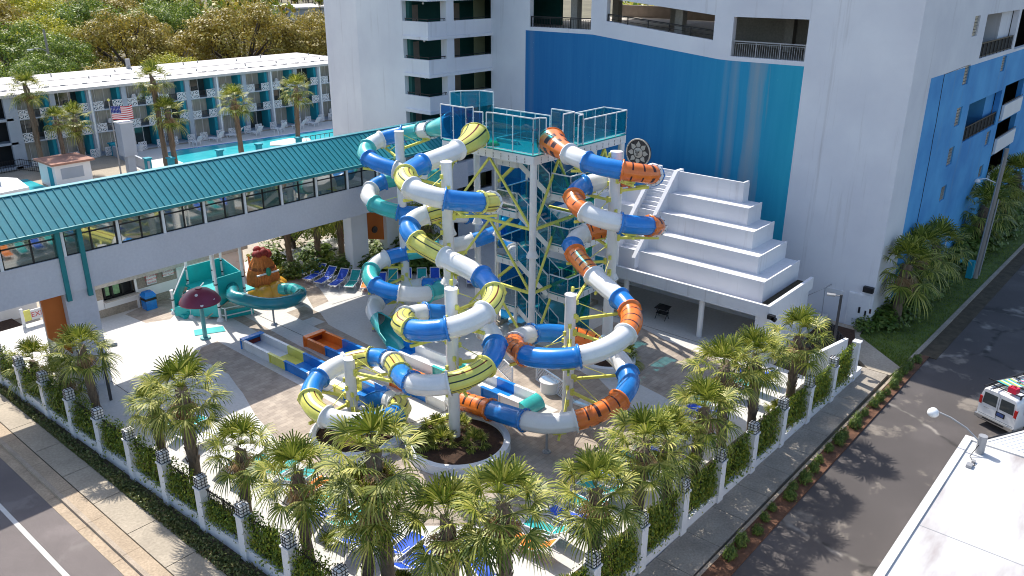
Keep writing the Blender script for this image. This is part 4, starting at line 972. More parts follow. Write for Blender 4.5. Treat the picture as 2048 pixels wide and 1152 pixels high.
rf.add([(BXL, ym - .25, rz), (BXR, ym - .25, rz), (BXR, ym + .25, rz + .03), (BXL, ym + .25, rz + .03)], [(0, 1, 2, 3)])
rf.add([(BXL, ym + .25, rz + .03), (BXR, ym + .25, rz + .03), (BXR, e1, ez), (BXL, e1, ez)], [(0, 1, 2, 3)])
rf.add([(BXL, e0, ez - .1), (BXR, e0, ez - .1), (BXR, e1, ez - .1), (BXL, e1, ez - .1)], [(3, 2, 1, 0)])
k = BXL
while k < BXR - .1:
    rf.bar((k, e0 + .01, ez + .03), (k, ym - .25, rz + .03), .035, .06, 1); rf.bar((k, ym + .25, rz + .03), (k, e1, ez + .03), .035, .06, 1); k += .385
rf.bar((BXL, e0 - .02, ez - .02), (BXR, e0 - .02, ez - .02), .12, .16, 1).bar((BXL, ym, rz + .06), (BXR, ym, rz + .06), .42, .05)
rf.build('roof', [M['roofteal'], M['teal_paint']], sk_)
wins = MB
PX = [-31.5 + 2.5 * i for i in range(0, 12)] + [-1.33, 1.55, 4.31, 6.77, 9.2, 11.77, 14.27, 16.83, 19.28, 21.8, 24.3, 26.8, 29.3]
for i, x in enumerate(PX):
    for y in (BY0, BY1 - .22): 
        q = MB().box(x - .07, x + .07, y - .01, y + .23, 7.78, 9.08); q.build('mullion_pier', M['white'], sk_)
for xa, xb in zip(PX[:-1], PX[1:]):
    for s, y in ((0, BY0 + .1), (1, BY1 - .1)):
        a, b = xa + .07, xb - .07
        if b - a < .4: continue
        f_ = MB(); 
        for (p, q2) in (((a, 7.82), (b, 7.82)), ((a, 9.04), (b, 9.04)), ((a, 8.78), (b, 8.78))): f_.bar((p[0], y, p[1]), (q2[0], y, q2[1]), .07, .06)
        for xx in (a + .035, (a + b) / 2, b - .035): f_.bar((xx, y, 7.8), (xx, y, 9.06), .07, .07)
        o = f_.build('window', M['black'], sk_)
        MB().add([(a, y + .01, 7.8), (b, y + .01, 7.8), (b, y + .01, 9.06), (a, y + .01, 9.06)], [(0, 1, 2, 3)]).build('pane', M['bridge_glass'], o)
[MB().bar((BXL, y, 7.95), (BXR, y, 7.95), .05).build('handrail', M['white'], sk_) for y in (BY0 + .5, BY1 - .5)]
tb = MB()
for x in (1.2, 2.25): tb.box(x, x + .22, BY0 - .12, BY0 + .06, 5.5, 9.35)
tb.build('teal_mullion', M['teal_paint'], sk_)
for x0, x1 in ((1.15, 2.65),):
    MB().box(x0, x1, BY0 + .1, BY0 + .9, .0, 5.9).box(x0, x1, BY1 - .9, BY1 - .1, .0, 5.9).build('pillar', M['lav'], sk_)
MB().box(21.65, 23.1, 32.0, 32.9, .0, 5.9).box(24.9, 26.4, 32.0, 32.9, .0, 5.9).build('pillar', M['white'], sk_)
for x0, x1 in ((23.1, 24.9), (.2, 1.15)):
    v = [(x, y, z) for y in ((BY0 + .55, BY0 + .75) if x0 < 5 else (32.35, 32.55)) for x, z in ((x0, 5.88), (x1, 5.88), (x1, 2.3 if x0 > 5 else 2.4), (x0, 2.8 if x0 > 5 else 3.6))]
    o = MB().add(v, [(0, 1, 2, 3), (7, 6, 5, 4), (0, 4, 5, 1), (1, 5, 6, 2), (2, 6, 7, 3), (3, 7, 4, 0)]); o.build('orange_panel', pm('orange_paint_' + str(int(x0)), (.50, .13, .02), .6, .1, 1), sk_)
MB().cyl((24.0, 32.35, 3.3), (24.0, 32.25, 3.3), .25, .25, 16).build('wall_fixture', M['bronze'], sk_)

# ================================================================ SERVICE BLOCK UNDER THE BRIDGE
sbk = thing('service_block', 'low grey and white striped service block with a serving window', 'building', (9, 38.5, .4))
MB().box(5.4, 16.5, 38, 41.5, .4, .95).build('grey_base', M['walk_grey'], sbk)
MB().box(5.4, 6.45, 38, 41.5, 1.6, 2.5).box(8.5, 11.5, 38, 41.5, 1.62, 2.5).build('grey_band', M['walk_grey'], sbk)
MB().box(5.36, 6.42, 37.97, 41.5, .95, 1.6).box(8.5, 16.5, 37.97, 41.5, .95, 1.62).box(6.45, 8.5, 37.97, 41.5, .95, 1.5).box(11.5, 16.5, 38, 41.5, 1.62, 2.5).box(5.3, 5.42, 37.9, 38.1, .4, 2.6).box(8.5, 8.64, 37.9, 38.1, .4, 2.6).box(11.4, 11.6, 37.9, 38.1, .4, 2.6).build('wall', M['white'], sbk)
MB().box(5.2, 16.7, 37.6, 41.7, 2.5, 2.75).build('roof', M['concrete'], sbk)
MB().box(6.45, 8.5, 38.4, 38.5, 1.5, 2.5).build('window', M['dark'], sbk)
wf = MB()
for x in (6.6, 7.1, 7.75, 8.35): wf.bar((x, 38.1, 1.5), (x, 38.1, 2.45), .1)
wf.bar((6.5, 38.1, 1.55), (8.45, 38.1, 1.55), .1).bar((6.5, 38.1, 2.4), (8.45, 38.1, 2.4), .1); wf.build('window_frame', M['black'], sbk)
MB().box(6.75, 7.0, 38.3, 38.33, 1.65, 2.3).box(7.25, 7.65, 38.3, 38.33, 1.62, 2.3).build('menu_screen', pm('pale_green_board', (.30, .55, .28), .5, .3, 5), sbk)
MB().box(6.4, 8.6, 37.6, 38.1, 1.44, 1.5).build('counter', M['concrete'], sbk)
def wallsign(label, x0, x1, z0, z1, y, words):
    s_ = thing('notice_sign', label, 'sign', ((x0 + x1) / 2, y, z0)); MB().box(x0, x1, y - .04, y, z0, z1).build('board', M['sign_white'], s_)
    n = len(words)
    for k, t_ in enumerate(words): text_part(t_, (z1 - z0) / n * .75, ((x0 + x1) / 2, y - .045, z1 - (k + .5) * (z1 - z0) / n), FACE_NY, M['sign_red'], s_)
wallsign('white notice with red lettering on the grey wall left of the other', 9.3, 9.95, 1.75, 2.45, 37.95, ['NO DIVING', 'SHALLOW', 'WATER'])
wallsign('white notice with red lettering on the grey wall nearest the play slide', 10.45, 11.2, 2.0, 2.42, 37.95, ['CAUTION', 'WET FLOOR'])
bn = thing('rubbish_bin', 'bright blue rubbish bin with a black band by the service block', 'bin', (8.95, 37.3, .4))
MB().box(8.6, 9.3, 36.95, 37.6, .4, 1.35).build('body', M['blue'], bn); MB().box(8.57, 9.33, 36.92, 37.63, 1.05, 1.2).build('band', M['black'], bn)
MB().add([(8.55, 36.9, 1.35), (9.35, 36.9, 1.35), (9.35, 37.65, 1.35), (8.55, 37.65, 1.35), (8.7, 37.05, 1.6), (9.2, 37.05, 1.6), (9.2, 37.5, 1.6), (8.7, 37.5, 1.6)], [(0, 1, 5, 4), (1, 2, 6, 5), (2, 3, 7, 6), (3, 0, 4, 7), (4, 5, 6, 7)]).build('lid', M['blue'], bn)
ex = thing('exit_gate', 'white gate with an EXIT sign and a yellow board beyond the bridge', 'gate', (2.9, 40.2, 0))
[MB().box(a, a + .14, 40.1, 40.3, 0, 1.6).build('post', M['white'], ex) for a in (2.3, 3.75, 4.4)]
MB().box(2.85, 3.75, 40.12, 40.2, .75, 1.4).build('sign_board', M['sign_white'], ex); text_part('EXIT', .44, (3.3, 40.11, 1.07), FACE_NY, M['sign_red'], ex)
MB().box(2.47, 2.83, 40.12, 40.2, .75, 1.45).build('yellow_board', M['yellow'], ex); MB().box(3.9, 4.4, 40.0, 40.4, .0, 1.1).build('dark_bin', M['black'], ex)
# white enclosure walls behind the exit
we = thing('white_enclosure', 'bright white low building beyond the exit gate', 'building', (0, 44, 0))
MB().box(-1.5, 4.2, 43, 48, 0, 2.4).build('wall', M['white'], we); MB().box(-1.6, 4.3, 42.9, 48.1, 2.4, 2.6).build('roof', M['white'], we)
# ================================================================ MOTEL BEHIND
M['motel_grey'] = pm('grey_blue_motel_paint', (.36, .40, .46), .75, .08, .6)
M['motel_roof'] = pm('white_roof_membrane', (.52, .49, .47), .7, .1, .15, fine=.06)
mo = thing('motel', 'long three storey motel with a flat white roof and white pierced balcony panels', 'building', (40, 90, 0))
FY, X0, BAY, NB = 88.0, 20.33, 4.09, 12
X1 = X0 + BAY * NB
FZ = [.15, 2.85, 5.4]; EZ = 7.85
MB().box(X0 - 5, X1, FY + 1.9, 104, 0, EZ).build('body_wall', M['dark'], mo)
MB().box(-6, X1, FY - .5, 104.5, EZ, EZ + .22).box(-6, X1, FY - .55, FY - .45, EZ - .05, EZ + .25).build('roof', M['motel_roof'], mo)
ro = MB(); random.seed(11)
for k in range(26):
    x = 14 + k * 2.2 + random.uniform(-.5, .5); ro.box(x, x + .45, FY + 3, FY + 3.3, EZ + .22, EZ + .36)
for k in range(22):
    x = 14 + k * 2.6; y = random.uniform(FY + 5, 102); ro.cyl((x, y, EZ + .2), (x, y, EZ + random.uniform(.4, .8)), .09, .09, 8)
ro.cyl((40.5, 102.5, EZ + .2), (40.5, 102.5, EZ + 1.5), .3, .3, 10)
ro.bar((8, FY + 3.1, EZ + .25), (X1, FY + 3.1, EZ + .25), .05).bar((8, FY + 9, EZ + .25), (X1, FY + 9, EZ + .25), .05)
ro.build('roof_vent', M['grey_metal'], mo)
fl = MB()
for z in FZ: fl.box(X0 - 5, X1, FY - .1, FY + 1.9, z - .17, z)
fl.build('gallery_slab', M['motel_grey'], mo)
for k in range(NB + 1):
    x = X0 + k * BAY
    if k % 2 == 0 and k: MB().box(x - .1, x + .1, FY - .35, FY + .1, 0, EZ).build('pilaster', M['white'], mo)
    MB().box(x - .3, x + .3, FY - .15, FY + 1.9, 0, EZ).build('party_wall', M['motel_grey'], mo)
def pierced():
    b = MB(); w2, h2, d = .62, .5, .05; t = .06
    for s in (-1, 1): b.box(*sorted((s * w2, s * (w2 - t))), -d, d, -h2, h2); b.box(-w2, w2, -d, d, *sorted((s * h2, s * (h2 - t))))
    for i in (-1, 1):
        for j in (-1, 1):
            cx, cz = i * w2 / 2, j * h2 / 2
            b.bar((cx - .2, 0, cz - .16), (cx + .2, 0, cz + .16), .1, .08); b.bar((cx - .2, 0, cz + .16), (cx + .2, 0, cz - .16), .1, .08)
            b.box(cx - .02 - .06, cx + .08, -.045, .045, cz - .07, cz + .07)
    b.box(-.05, .05, -d, d, -h2, h2); b.box(-w2, w2, -d, d, -.05, .05)
    return b
pb0 = None
for k in range(NB):
    xa, xb = X0 + k * BAY + .3, X0 + (k + 1) * BAY - .3
    for fi, z in enumerate(FZ):
        top = (FZ + [EZ])[fi + 1] - .17
        o = MB().box(xa, xb - .22, FY + 1.78, FY + 1.88, z, top); o.build('window', M['glass_dark'] if (k * 3 + fi) % 4 == 1 else M['curtain'], mo)
        mu = MB()
        for q in range(4): x = xa + (xb - .22 - xa) * q / 3; mu.box(x - .035, x + .035, FY + 1.72, FY + 1.80, z, top)
        mu.build('window_frame', M['white'], mo)
        MB().box(xb - .4, xb, FY + .2, FY + 1.9, z, top).build('teal_screen_wall', M['teal_wall'], mo)
        if fi:
            for x in (xa + .58, xb - .58):
                if pb0 is None:
                    pb0 = pierced().build('balcony_panel', M['white']); pb0.parent = mo
                    pb0.location = Vector((x, FY - .08, z + .42)) - mo.location
                else:
                    c = pb0.copy(); C.objects.link(c); c.location = Vector((x, FY - .08, z + .42)) - mo.location
            r_ = MB().bar((xa + 1.16, FY - .05, z + .8), (xb - 1.16, FY - .05, z + .8), .05)
            for q in range(14): x = xa + 1.16 + (xb - xa - 2.32) * q / 13; r_.bar((x, FY - .05, z), (x, FY - .05, z + .8), .03)
            r_.build('railing', M['black'], mo)
for k, ((k2, fi)) in enumerate([(3, 2), (3, 2), (6, 2), (1, 0), (8, 2), (2, 1), (4, 0), (10, 0)]):
    x = X0 + k2 * BAY + 1.7 + (.8 if k % 2 else 0); z = FZ[fi]
    c_ = thing('patio_chair', 'white patio chair on a motel balcony', 'chair', (x, FY + .7, z), 'patio chairs on the motel balconies')
    MB().box(x - .28, x + .28, FY + .45, FY + 1.0, z + .42, z + .47).build('seat', M['white'], c_)
    b_ = MB().lathe((0, 0, 0), [(.001, 0), (.3, 0), (.33, .03), (.001, .03)], 18); b_.v = [(x + a, FY + 1.0 + cc, z + .85 + b * 1.2) for a, b, cc in b_.v]; b_.build('backrest', M['white'], c_)
    l_ = MB()
    for sx in (-.25, .25):
        for sy in (.47, .98): l_.bar((x + sx, FY + sy, z), (x + sx, FY + sy, z + .45), .04)
    l_.build('leg', M['white'], c_)
# end stair bays at the left
se = MB()
for z in (0, 2.7, 5.3): se.box(15.3, X0, FY - .2, FY + .1, z, z + .25)
se.box(15.3, 15.7, FY - .2, FY + 2, 0, EZ).box(X0 - 1.0, X0 - .3, FY - .2, FY + .2, 0, EZ).box(10, 15.3, FY - .2, FY + 2, 0, EZ)
se.build('stair_bay', M['motel_grey'], mo)
# planters and ground floor screens
for k in range(NB):
    x = X0 + k * BAY
    c = pb0.copy(); C.objects.link(c); c.location = Vector((x + .85, FY - 1.1, .62)) - mo.location; c.scale = (.8, 1, 1)
    c = pb0.copy(); C.objects.link(c); c.location = Vector((x + 3.2, FY - 1.1, .62)) - mo.location; c.scale = (.8, 1, 1)

# ================================================================ MOTEL POOL
M['water'] = None
def water_mat():
    m, nt, out = new_mat('pool_water'); b = N(nt, 'ShaderNodeBsdfPrincipled'); v = coords(nt)
    c = ramp(nt, noise(nt, v, .5, 4), [(.3, (.03, .38, .45)), (.7, (.07, .50, .55))])
    L(nt, c, b.inputs['Base Color']); b.inputs['Roughness'].default_value = .08; b.inputs['IOR'].default_value = 1.33
    bp = N(nt, 'ShaderNodeBump'); bp.inputs['Strength'].default_value = .35; bp.inputs['Distance'].default_value = .05
    L(nt, noise(nt, v, 2.2, 3), bp.inputs['Height']); L(nt, bp.outputs[0], b.inputs['Normal']); L(nt, b.outputs[0], out.inputs[0]); return m
M['water'] = water_mat()
struct('motel_pool_deck', MB().prism([(27.5, 74.5), (75, 72.0), (75, 86.5), (30, 86.8)], -.2, .06), M['deck'])
PL = [(34.2, 83.6), (33.2, 79.5), (32.8, 76.2), (36.5, 75.2), (45.5, 74.3), (52, 73.7), (66, 73.2), (68, 80), (60, 81.2), (52, 82.4), (44, 83.2), (36.5, 84.2)]
struct('pool_water', MB().sheet(PL, .066), M['water'])
co = MB(); pp = [Vector((*p, .085)) for p in PL]
for a, b in zip(pp, pp[1:] + pp[:1]): co.bar(a, b, .3, .05)
struct('pool_coping', co, M['white'])
cb = MB(); q = [Vector((*p, .066)) for p in PL[8:] + PL[:1]]
for a, b in zip(q[:-1], q[1:]): cb.bar(a - Vector((0, .32, 0)), b - Vector((0, .32, 0)), .35, .012)
struct('pool_tile_band', cb, M['blue'])
struct('pool_island', MB().prism([(45.2, 77.5), (46.5, 79.4), (49.5, 79.6), (51.5, 78), (50.5, 76), (47, 75.9)], .0, .16), M['deck'])
pw = thing('pool_wall', 'low grey wall with teal capped posts beside the motel pool', 'wall', (28.5, 75.5, 0))
MB().bar((29.8, 87, .6), (28.5, 75.6, .6), .25, 1.2).bar((28.5, 74.4, .28), (64, 72.4, .28), .25, .56).build('wall', M['motel_grey'], pw)
for x, y in ((29.85, 87.1), (28.6, 76.0), (30.4, 74.3), (36.2, 74.0), (41.2, 73.7), (46.7, 73.4)):
    MB().box(x - .28, x + .28, y - .28, y + .28, 0, 1.35).box(x - .38, x + .38, y - .38, y + .38, 1.35, 1.52).build('post', M['teal_wall'], pw)
pr_ = MB()
for k in range(26): x = 47.5 + k * .7; y = 74 - k * .035; pr_.bar((x, y, 0), (x, y, 1.3), .05)
pr_.bar((47.5, 74, 1.3), (65, 73.1, 1.3), .06); pr_.build('railing', M['black'], pw)
# white pool loungers at the motel
wl = thing('pool_lounger', '', 'lounger', (0, 0, 0))
b_ = MB()
for k in range(7): b_.box(-.32, .32, -.95 + k * .19, -.95 + k * .19 + .14, .36, .40)
b_.box(-.36, -.30, -.95, .4, .33, .40).box(.30, .36, -.95, .4, .33, .40); b_.build('seat', M['white'], wl)
b_ = MB()
for k in range(5): b_.bbox((0, .45 + k * .11, .5 + k * .15), (.62, .04, .13), tilt=Matrix.Rotation(R(-35), 3, 'X'))
b_.bar((-.33, .38, .4), (-.33, .95, 1.15), .06).bar((.33, .38, .4), (.33, .95, 1.15), .06); b_.build('backrest', M['white'], wl)
b_ = MB()
for x in (-.32, .32):
    for y in (-.8, .35): b_.bar((x, y, 0), (x, y, .36), .06)
b_.build('leg', M['white'], wl)
WLP = [(39.6, 85.3, .5), (42.4, 85.2, .6), (45.3, 85.6, .9), (48.2, 85.0, .4), (51.8, 84.9, .5), (54.9, 84.7, .6), (57.6, 84.9, .4), (67.5, 84.6, .4)]
for i, (x, y, a) in enumerate(WLP):
    lb = 'white slatted pool lounger at the motel pool, ' + ORD[i] + ' from the left'
    if i == 0: wl.location = (x, y, .06); wl.rotation_euler.z = a + PI * .9; wl['label'] = lb; wl['group'] = 'white loungers by the motel pool'
    else: dup(wl, (x, y, .06), a + PI * .9, 1.15, lb, 'white loungers by the motel pool')
for i, (x, y) in enumerate([(38.4, 84.0), (50.2, 83.0), (62.8, 81.3)]):
    t = thing('pool_ladder', 'white curved ladder rails at the motel pool edge, ' + ['left', 'middle', 'right'][i] + ' one', 'ladder', (x, y, 0), 'ladders at the motel pool')
    h_ = MB()
    for s in (-.25, .25): h_.tube([(x + s, y - .5, .0)] + [(x + s, y - .5 + .9 * k / 6, .7 + .25 * math.sin(PI * k / 6)) for k in range(7)] + [(x + s, y + .4, .06)], .035, 6)
    h_.build('handrail', M['white'], t)
# kiosk, flag, monument, left pool corner
ki = thing('kiosk', 'small white kiosk with a reddish brown flat roof beyond the bridge', 'kiosk', (20.5, 77, 0))
MB().box(18.6, 22.2, 75.3, 79.2, 0, 2.4).build('wall', M['white'], ki); MB().box(18.3, 22.6, 75.0, 79.5, 2.4, 2.6).build('roof', pm('brown_roof', (.36, .19, .14), .9, .15, .6), ki)
MB().box(18.56, 18.6, 75.9, 76.9, .1, 2.1).build('door', M['teal_wall'], ki); MB().box(19.2, 21.4, 75.26, 75.3, .9, 2.0).build('shutter', M['motel_grey'], ki)
fp = thing('flagpole', 'slender pole flying the stars and stripes near the motel pool', 'flagpole', (25.3, 75.6, 0))
MB().cyl((25.3, 75.6, 0), (25.3, 75.6, 8.1), .09, .05, 10).build('pole', M['grey_metal'], fp)
MB().lathe((25.3, 75.6, 8.05), [(.001, .3), (.12, .22), (.14, .12), (.08, .02), (.001, 0)], 12).build('finial', M['yellow'], fp)
fg = MB(); W_, H_ = 2.3, 1.42; nx, nz = 16, 13
def fpnt(u, v_): return (25.38 + W_ * u, 75.6 + .12 * math.sin(u * 7) * u, 7.5 - H_ * v_ - .14 * u + .05 * math.sin(u * 6 + 1))
for j in range(nz):
    for i in range(nx):
        u0, u1, v0, v1 = i / nx, (i + 1) / nx, j / nz, (j + 1) / nz
        mi = 2 if (u1 <= .44 and j < 7) else (0 if j % 2 == 0 else 1)
        fg.add([fpnt(u0, v1), fpnt(u1, v1), fpnt(u1, v0), fpnt(u0, v0)], [(0, 1, 2, 3)], mi, True)
for r_ in range(5):
    for c_ in range(6):
        p = fpnt(.04 + c_ * .068, .05 + r_ * .1)
        st = [(p[0] + math.cos(PI / 2 + k * PI / 5) * (.045 if k % 2 == 0 else .018), p[1] - .03, p[2] + math.sin(PI / 2 + k * PI / 5) * (.045 if k % 2 == 0 else .018)) for k in range(10)]
        fg.add(st, [tuple(range(10))], 1)
fg.build('flag', [pm('flag_red', (.52, .02, .03), .7, .1, 2), pm('flag_white', (.75, .75, .75), .7, .05, 2), pm('flag_blue', (.01, .03, .22), .7, .1, 2)], fp)
mn = thing('concrete_pylon', 'plain grey concrete pylon standing beside the flagpole', 'pylon', (26.5, 75.6, 0))
MB().box(26.1, 26.9, 75.2, 76.0, 0, 2.2).build('base', M['motel_grey'], mn); MB().box(25.75, 27.15, 74.95, 76.25, 2.2, 5.7).build('shaft', M['motel_grey'], mn); MB().box(25.7, 27.2, 74.9, 76.3, 5.7, 5.85).build('cap', M['white'], mn)
pc = thing('white_pavilion', 'white flat roofed poolside structure at the left edge beyond the bridge', 'building', (11, 68, 0))
MB().prism([(5, 64), (12.6, 65.2), (13.2, 69.5), (11.4, 72.5), (5, 72.5)], 2.6, 3.1).build('roof', M['white'], pc); MB().prism([(5, 65), (11.8, 66), (12.4, 69.3), (10.8, 71.6), (5, 71.6)], 0, 2.6).build('wall', M['teal_wall'], pc)
MB().box(8.2, 11.2, 67.5, 70, 3.1, 3.9).build('roof_unit', M['motel_grey'], pc)
struct('wading_pool_water', MB().sheet([(15.3, 75.6), (18.2, 75.2), (18.2, 82), (16, 83)], .03), M['water'])
bf = thing('black_fence', 'black mesh fence in front of the motel stair bay', 'fence', (18.5, 86, 0))
r_ = MB()
for p, q2 in (((14, 86.5), (19.5, 87)), ((19.5, 87), (21.8, 80.5))):
    a, b = Vector((*p, 0)), Vector((*q2, 0))
    for z in (.1, .6, 1.2): r_.bar(a + Vector((0, 0, z)), b + Vector((0, 0, z)), .05)
    for k in range(22): c = a.lerp(b, k / 21); r_.bar(c, c + Vector((0, 0, 1.3)), .035)
r_.build('railing', M['black'], bf)
for i, (x, y) in enumerate([(23.7, 86.4), (33.0, 86.9), (62.5, 86.3)]):
    t = thing('plant_tub', 'white plant tub outside the motel, ' + ['left', 'middle', 'right'][i] + ' one', 'planter', (x, y, 0), 'white plant tubs at the motel')
    MB().lathe((x, y, 0), [(.3, 0), (.48, .75), (.52, .8), (.44, .8), (.42, .7), (.001, .68)], 20).build('pot', M['white'], t)
M['utility'] = pm('wood_pole', (.30, .27, .24), .9, .2, 2, stretch=(1, 1, .1))
for i, (x, y, h) in enumerate([(40.2, 128, 12), (43.2, 134, 9)]):
    t = thing('street_light_pole', 'pale street light pole before the trees, ' + ['left and taller', 'right and shorter'][i], 'pole', (x, y, 0))
    MB().cyl((x, y, 0), (x, y, h), .22, .16, 10).build('shaft', M['utility'], t); s = -1 if i == 0 else 1
    MB().tube([(x, y, h * .72), (x + s * 1.0, y, h * .72 + .6), (x + s * 2.2, y, h * .72 + .55)], .06, 6).build('lamp_arm', M['grey_metal'], t)
    MB().bbox((x + s * 2.5, y, h * .72 + .5), (.8, .3, .18)).build('lamp_head', M['white'], t)
hs = thing('far_house', 'brown roofed house half hidden among the trees', 'house', (83, 175, 0))
MB().box(80, 95, 166, 178, 0, 4).build('wall', M['walk'], hs)
MB().add([(79, 165, 4), (96, 165, 4), (96, 179, 4), (79, 179, 4), (84, 172, 8), (91, 172, 8)], [(0, 1, 5, 4), (1, 2, 5), (2, 3, 4, 5), (3, 0, 4)]).build('roof', pm('house_roof', (.33, .27, .23), .9, .2, .5), hs)
h2 = thing('far_warehouse', 'long white flat roofed warehouse far off beyond the oaks', 'building', (205, 285, 0))
MB().box(174, 205, 262, 285, 0, 6).build('wall', M['motel_grey'], h2); MB().box(173, 206, 261, 286, 6, 6.6).build('roof', M['motel_roof'], h2)
# ================================================================ PALMS
M['frond'] = leafmat('palm_frond', ['#2f3d12', '#586a20', '#8f9438', '#c2bb66'], .26, 1.0)
M['frond_dead'] = leafmat('dead_palm_frond', ['#6b4a30', '#9a7a52', '#b39a74'], .25, 1.5)
M['petiole'] = pm('frond_stem', (.18, .20, .06), .6, .2, 3)
def fan(mb, base, d, ln, fr, nb, rnd, droop=.35, stem_mi=1, w=.05):
    """fan leaf: stem from base along d, then a spray of narrow drooping blades"""
    d = d.normalized(); side = d.cross(Vector((0, 0, 1)))
    side = side.normalized() if side.length > .05 else Vector((1, 0, 0)); upv = side.cross(d)
    tip = base + d * ln + Vector((0, 0, -.10 * ln * droop * 2))
    mid = base + d * ln * .5 + upv * .06
    a = .02
    mb.add([base - side * a, base + side * a, mid + side * a * .8, mid - side * a * .8, tip + side * a * .6, tip - side * a * .6], [(0, 1, 2, 3), (3, 2, 4, 5)], stem_mi)
    for k in range(nb):
        t = (k / (nb - 1) - .5) * 2; ang = t * R(104) + rnd.uniform(-.04, .04)
        bd = (d * math.cos(ang) + side * math.sin(ang) + upv * (.18 * math.cos(ang) + rnd.uniform(-.06, .06))).normalized()
        L_ = fr * (1 - .22 * abs(t)) * rnd.uniform(.86, 1.08); n = bd.cross(upv); n = n.normalized() if n.length > .05 else side
        p1 = tip + bd * L_ * .5; p2 = tip + bd * L_ * .82 - Vector((0, 0, L_ * droop * .28)); p3 = tip + bd * L_ * .98 - Vector((0, 0, L_ * droop * .75))
        v = [tip - n * w * .3, tip + n * w * .3, p1 + n * w * .55, p1 - n * w * .55, p2 + n * w * .42, p2 - n * w * .42, p3]
        mb.add(v, [(0, 1, 2, 3), (3, 2, 4, 5), (5, 4, 6)], 0)
def crown_mesh(seed, nf=30, nb=20, ln=.95, fr=1.0, low=-.45):
    rnd = random.Random(seed); g, dd = MB(), MB()
    for i in range(nf):
        az = i * 2.39996 + rnd.uniform(-.25, .25); f = (i + .5) / nf
        el = math.asin(max(-.8, min(.98, low + (1.25 - low) * (1 - f) ** 1.0))) if f < 1 else 0
        el = R(80) * (1 - f) + R(-52) * f + rnd.uniform(-.15, .15)
        d = Vector((math.cos(az) * math.cos(el), math.sin(az) * math.cos(el), math.sin(el)))
        fan(g, Vector((0, 0, .05)) + d * .12, d, ln * rnd.uniform(.75, 1.12) * (.75 + .35 * f), fr * rnd.uniform(.85, 1.1), nb, rnd, .25 + .45 * f)
    for i in range(11):
        az = rnd.uniform(0, 2 * PI); el = R(rnd.uniform(-78, -38)); d = Vector((math.cos(az) * math.cos(el), math.sin(az) * math.cos(el), math.sin(el)))
        fan(dd, Vector((0, 0, -.08)) + d * .1, d, .5 * rnd.uniform(.7, 1.1), .62, 11, rnd, .8, 0, .045)
    return g, dd
def trunk_mesh(seed, r=.225):
    rnd = random.Random(seed); t = MB(); n = 9
    t.tube([(.02 * math.sin(k * 1.7), .02 * math.cos(k * 2.1), k / (n - 1)) for k in range(n)], [r * (1.25 - .3 * min(1, k / 3)) if k < 4 else r * (1 + .12 * ((k - 3) / 5)) for k in range(n)], 12)
    for k in range(84):
        z = .35 + .64 * k / 84; az = k * 2.39996; rr = r * 1.02; c = Vector((math.cos(az) * rr, math.sin(az) * rr, z)); o = Vector((math.cos(az), math.sin(az), 0)); sd_ = Vector((-o.y, o.x, 0))
        w_ = .062; hz = rnd.uniform(.03, .05)
        t.add([c - sd_ * w_ - Vector((0, 0, .01)), c + sd_ * w_ - Vector((0, 0, .01)), c + sd_ * w_ * .5 + o * .075 + Vector((0, 0, hz)), c - sd_ * w_ * .5 + o * .075 + Vector((0, 0, hz)), c + Vector((0, 0, hz * .7)) + o * .0], [(0, 1, 2, 3), (3, 2, 4)])
    return t
PALMS = []
for s in range(4):
    p = thing('fan_palm', '', 'palm', (0, 0, 0))
    tk = trunk_mesh(s).build('trunk', M['trunk'], p)
    g, dd = crown_mesh(20 + s, 27 + 2 * s, 21, 1.0, .98)
    cr = g.build('crown', [M['frond'], M['petiole']], p); de = dd.build('dead_fronds', [M['frond_dead']], p)
    PALMS.append(p)
used = set()
def palm(x, y, zb, h, label, v=0, rz=0., s=1., group='fan palms along the fences', cat='palm'):
    h -= .42 * s
    """zb ground height, h height of the crown centre above it, s crown size"""
    v %= 4
    if v in used: r_ = dup(PALMS[v], (x, y, zb), rz, 1., label, group)
    else: used.add(v); r_ = PALMS[v]; r_.location = (x, y, zb); r_.rotation_euler.z = rz; r_['label'] = label; r_['group'] = group
    q_ = random.Random(int(x * 31 + y * 17)); r_.rotation_euler.x = q_.uniform(-.06, .06); r_.rotation_euler.y = q_.uniform(-.06, .06)
    for c in r_.children:
        k = c.name.split('.')[0]
        if k == 'trunk': c.scale = (max(.8, s * .95), max(.8, s * .95), h)
        else: c.location = (0, 0, h); c.scale = (s, s, s)
    return r_
G1 = 'fan palms along the street fence'; G2 = 'fan palms along the parking lot fence'
for i, (x, y, h, s, lb) in enumerate([
    (-.16, 31.9, 1.9, .85, 'low shaded fan palm at the left edge behind the street fence'),
    (-.05, 28.3, 2.2, .85, 'low dark fan palm in shade behind the street fence, second from the left edge'),
    (.06, 24.6, 5.0, .85, 'slender fan palm beside the lamp post at the left, with the crown below the bridge'),
    (.32, 16.2, 5.5, 1.08, 'largest fan palm on the street side with a thick drooping crown'),
    (.24, 18.7, 3.9, .75, 'short fan palm whose trunk stands left of the largest street side palm'),
    (.42, 12.6, 4.2, .92, 'fan palm on the street side just right of the largest palm'),
    (.54, 8.7, 5.0, .95, 'fan palm on the street side in front of the orange and teal loungers'),
    (.8, 5.8, 5.0, .95, 'fan palm leaning over the blue loungers at the lower left of the front planter'),
    (1.3, 5.0, 6.8, 1.1, 'tallest fan palm, at the bottom with a dark shaggy crown'),
    (1.6, 2.2, 5.3, 1.05, 'fan palm at the bottom middle with a wide rough trunk'),
    (2.7, .9, 6.2, 1.0, 'fan palm at the fence corner right of the bottom middle palm')]):
    palm(x, y, .15, h, lb, i, i * 1.3, s, G1)
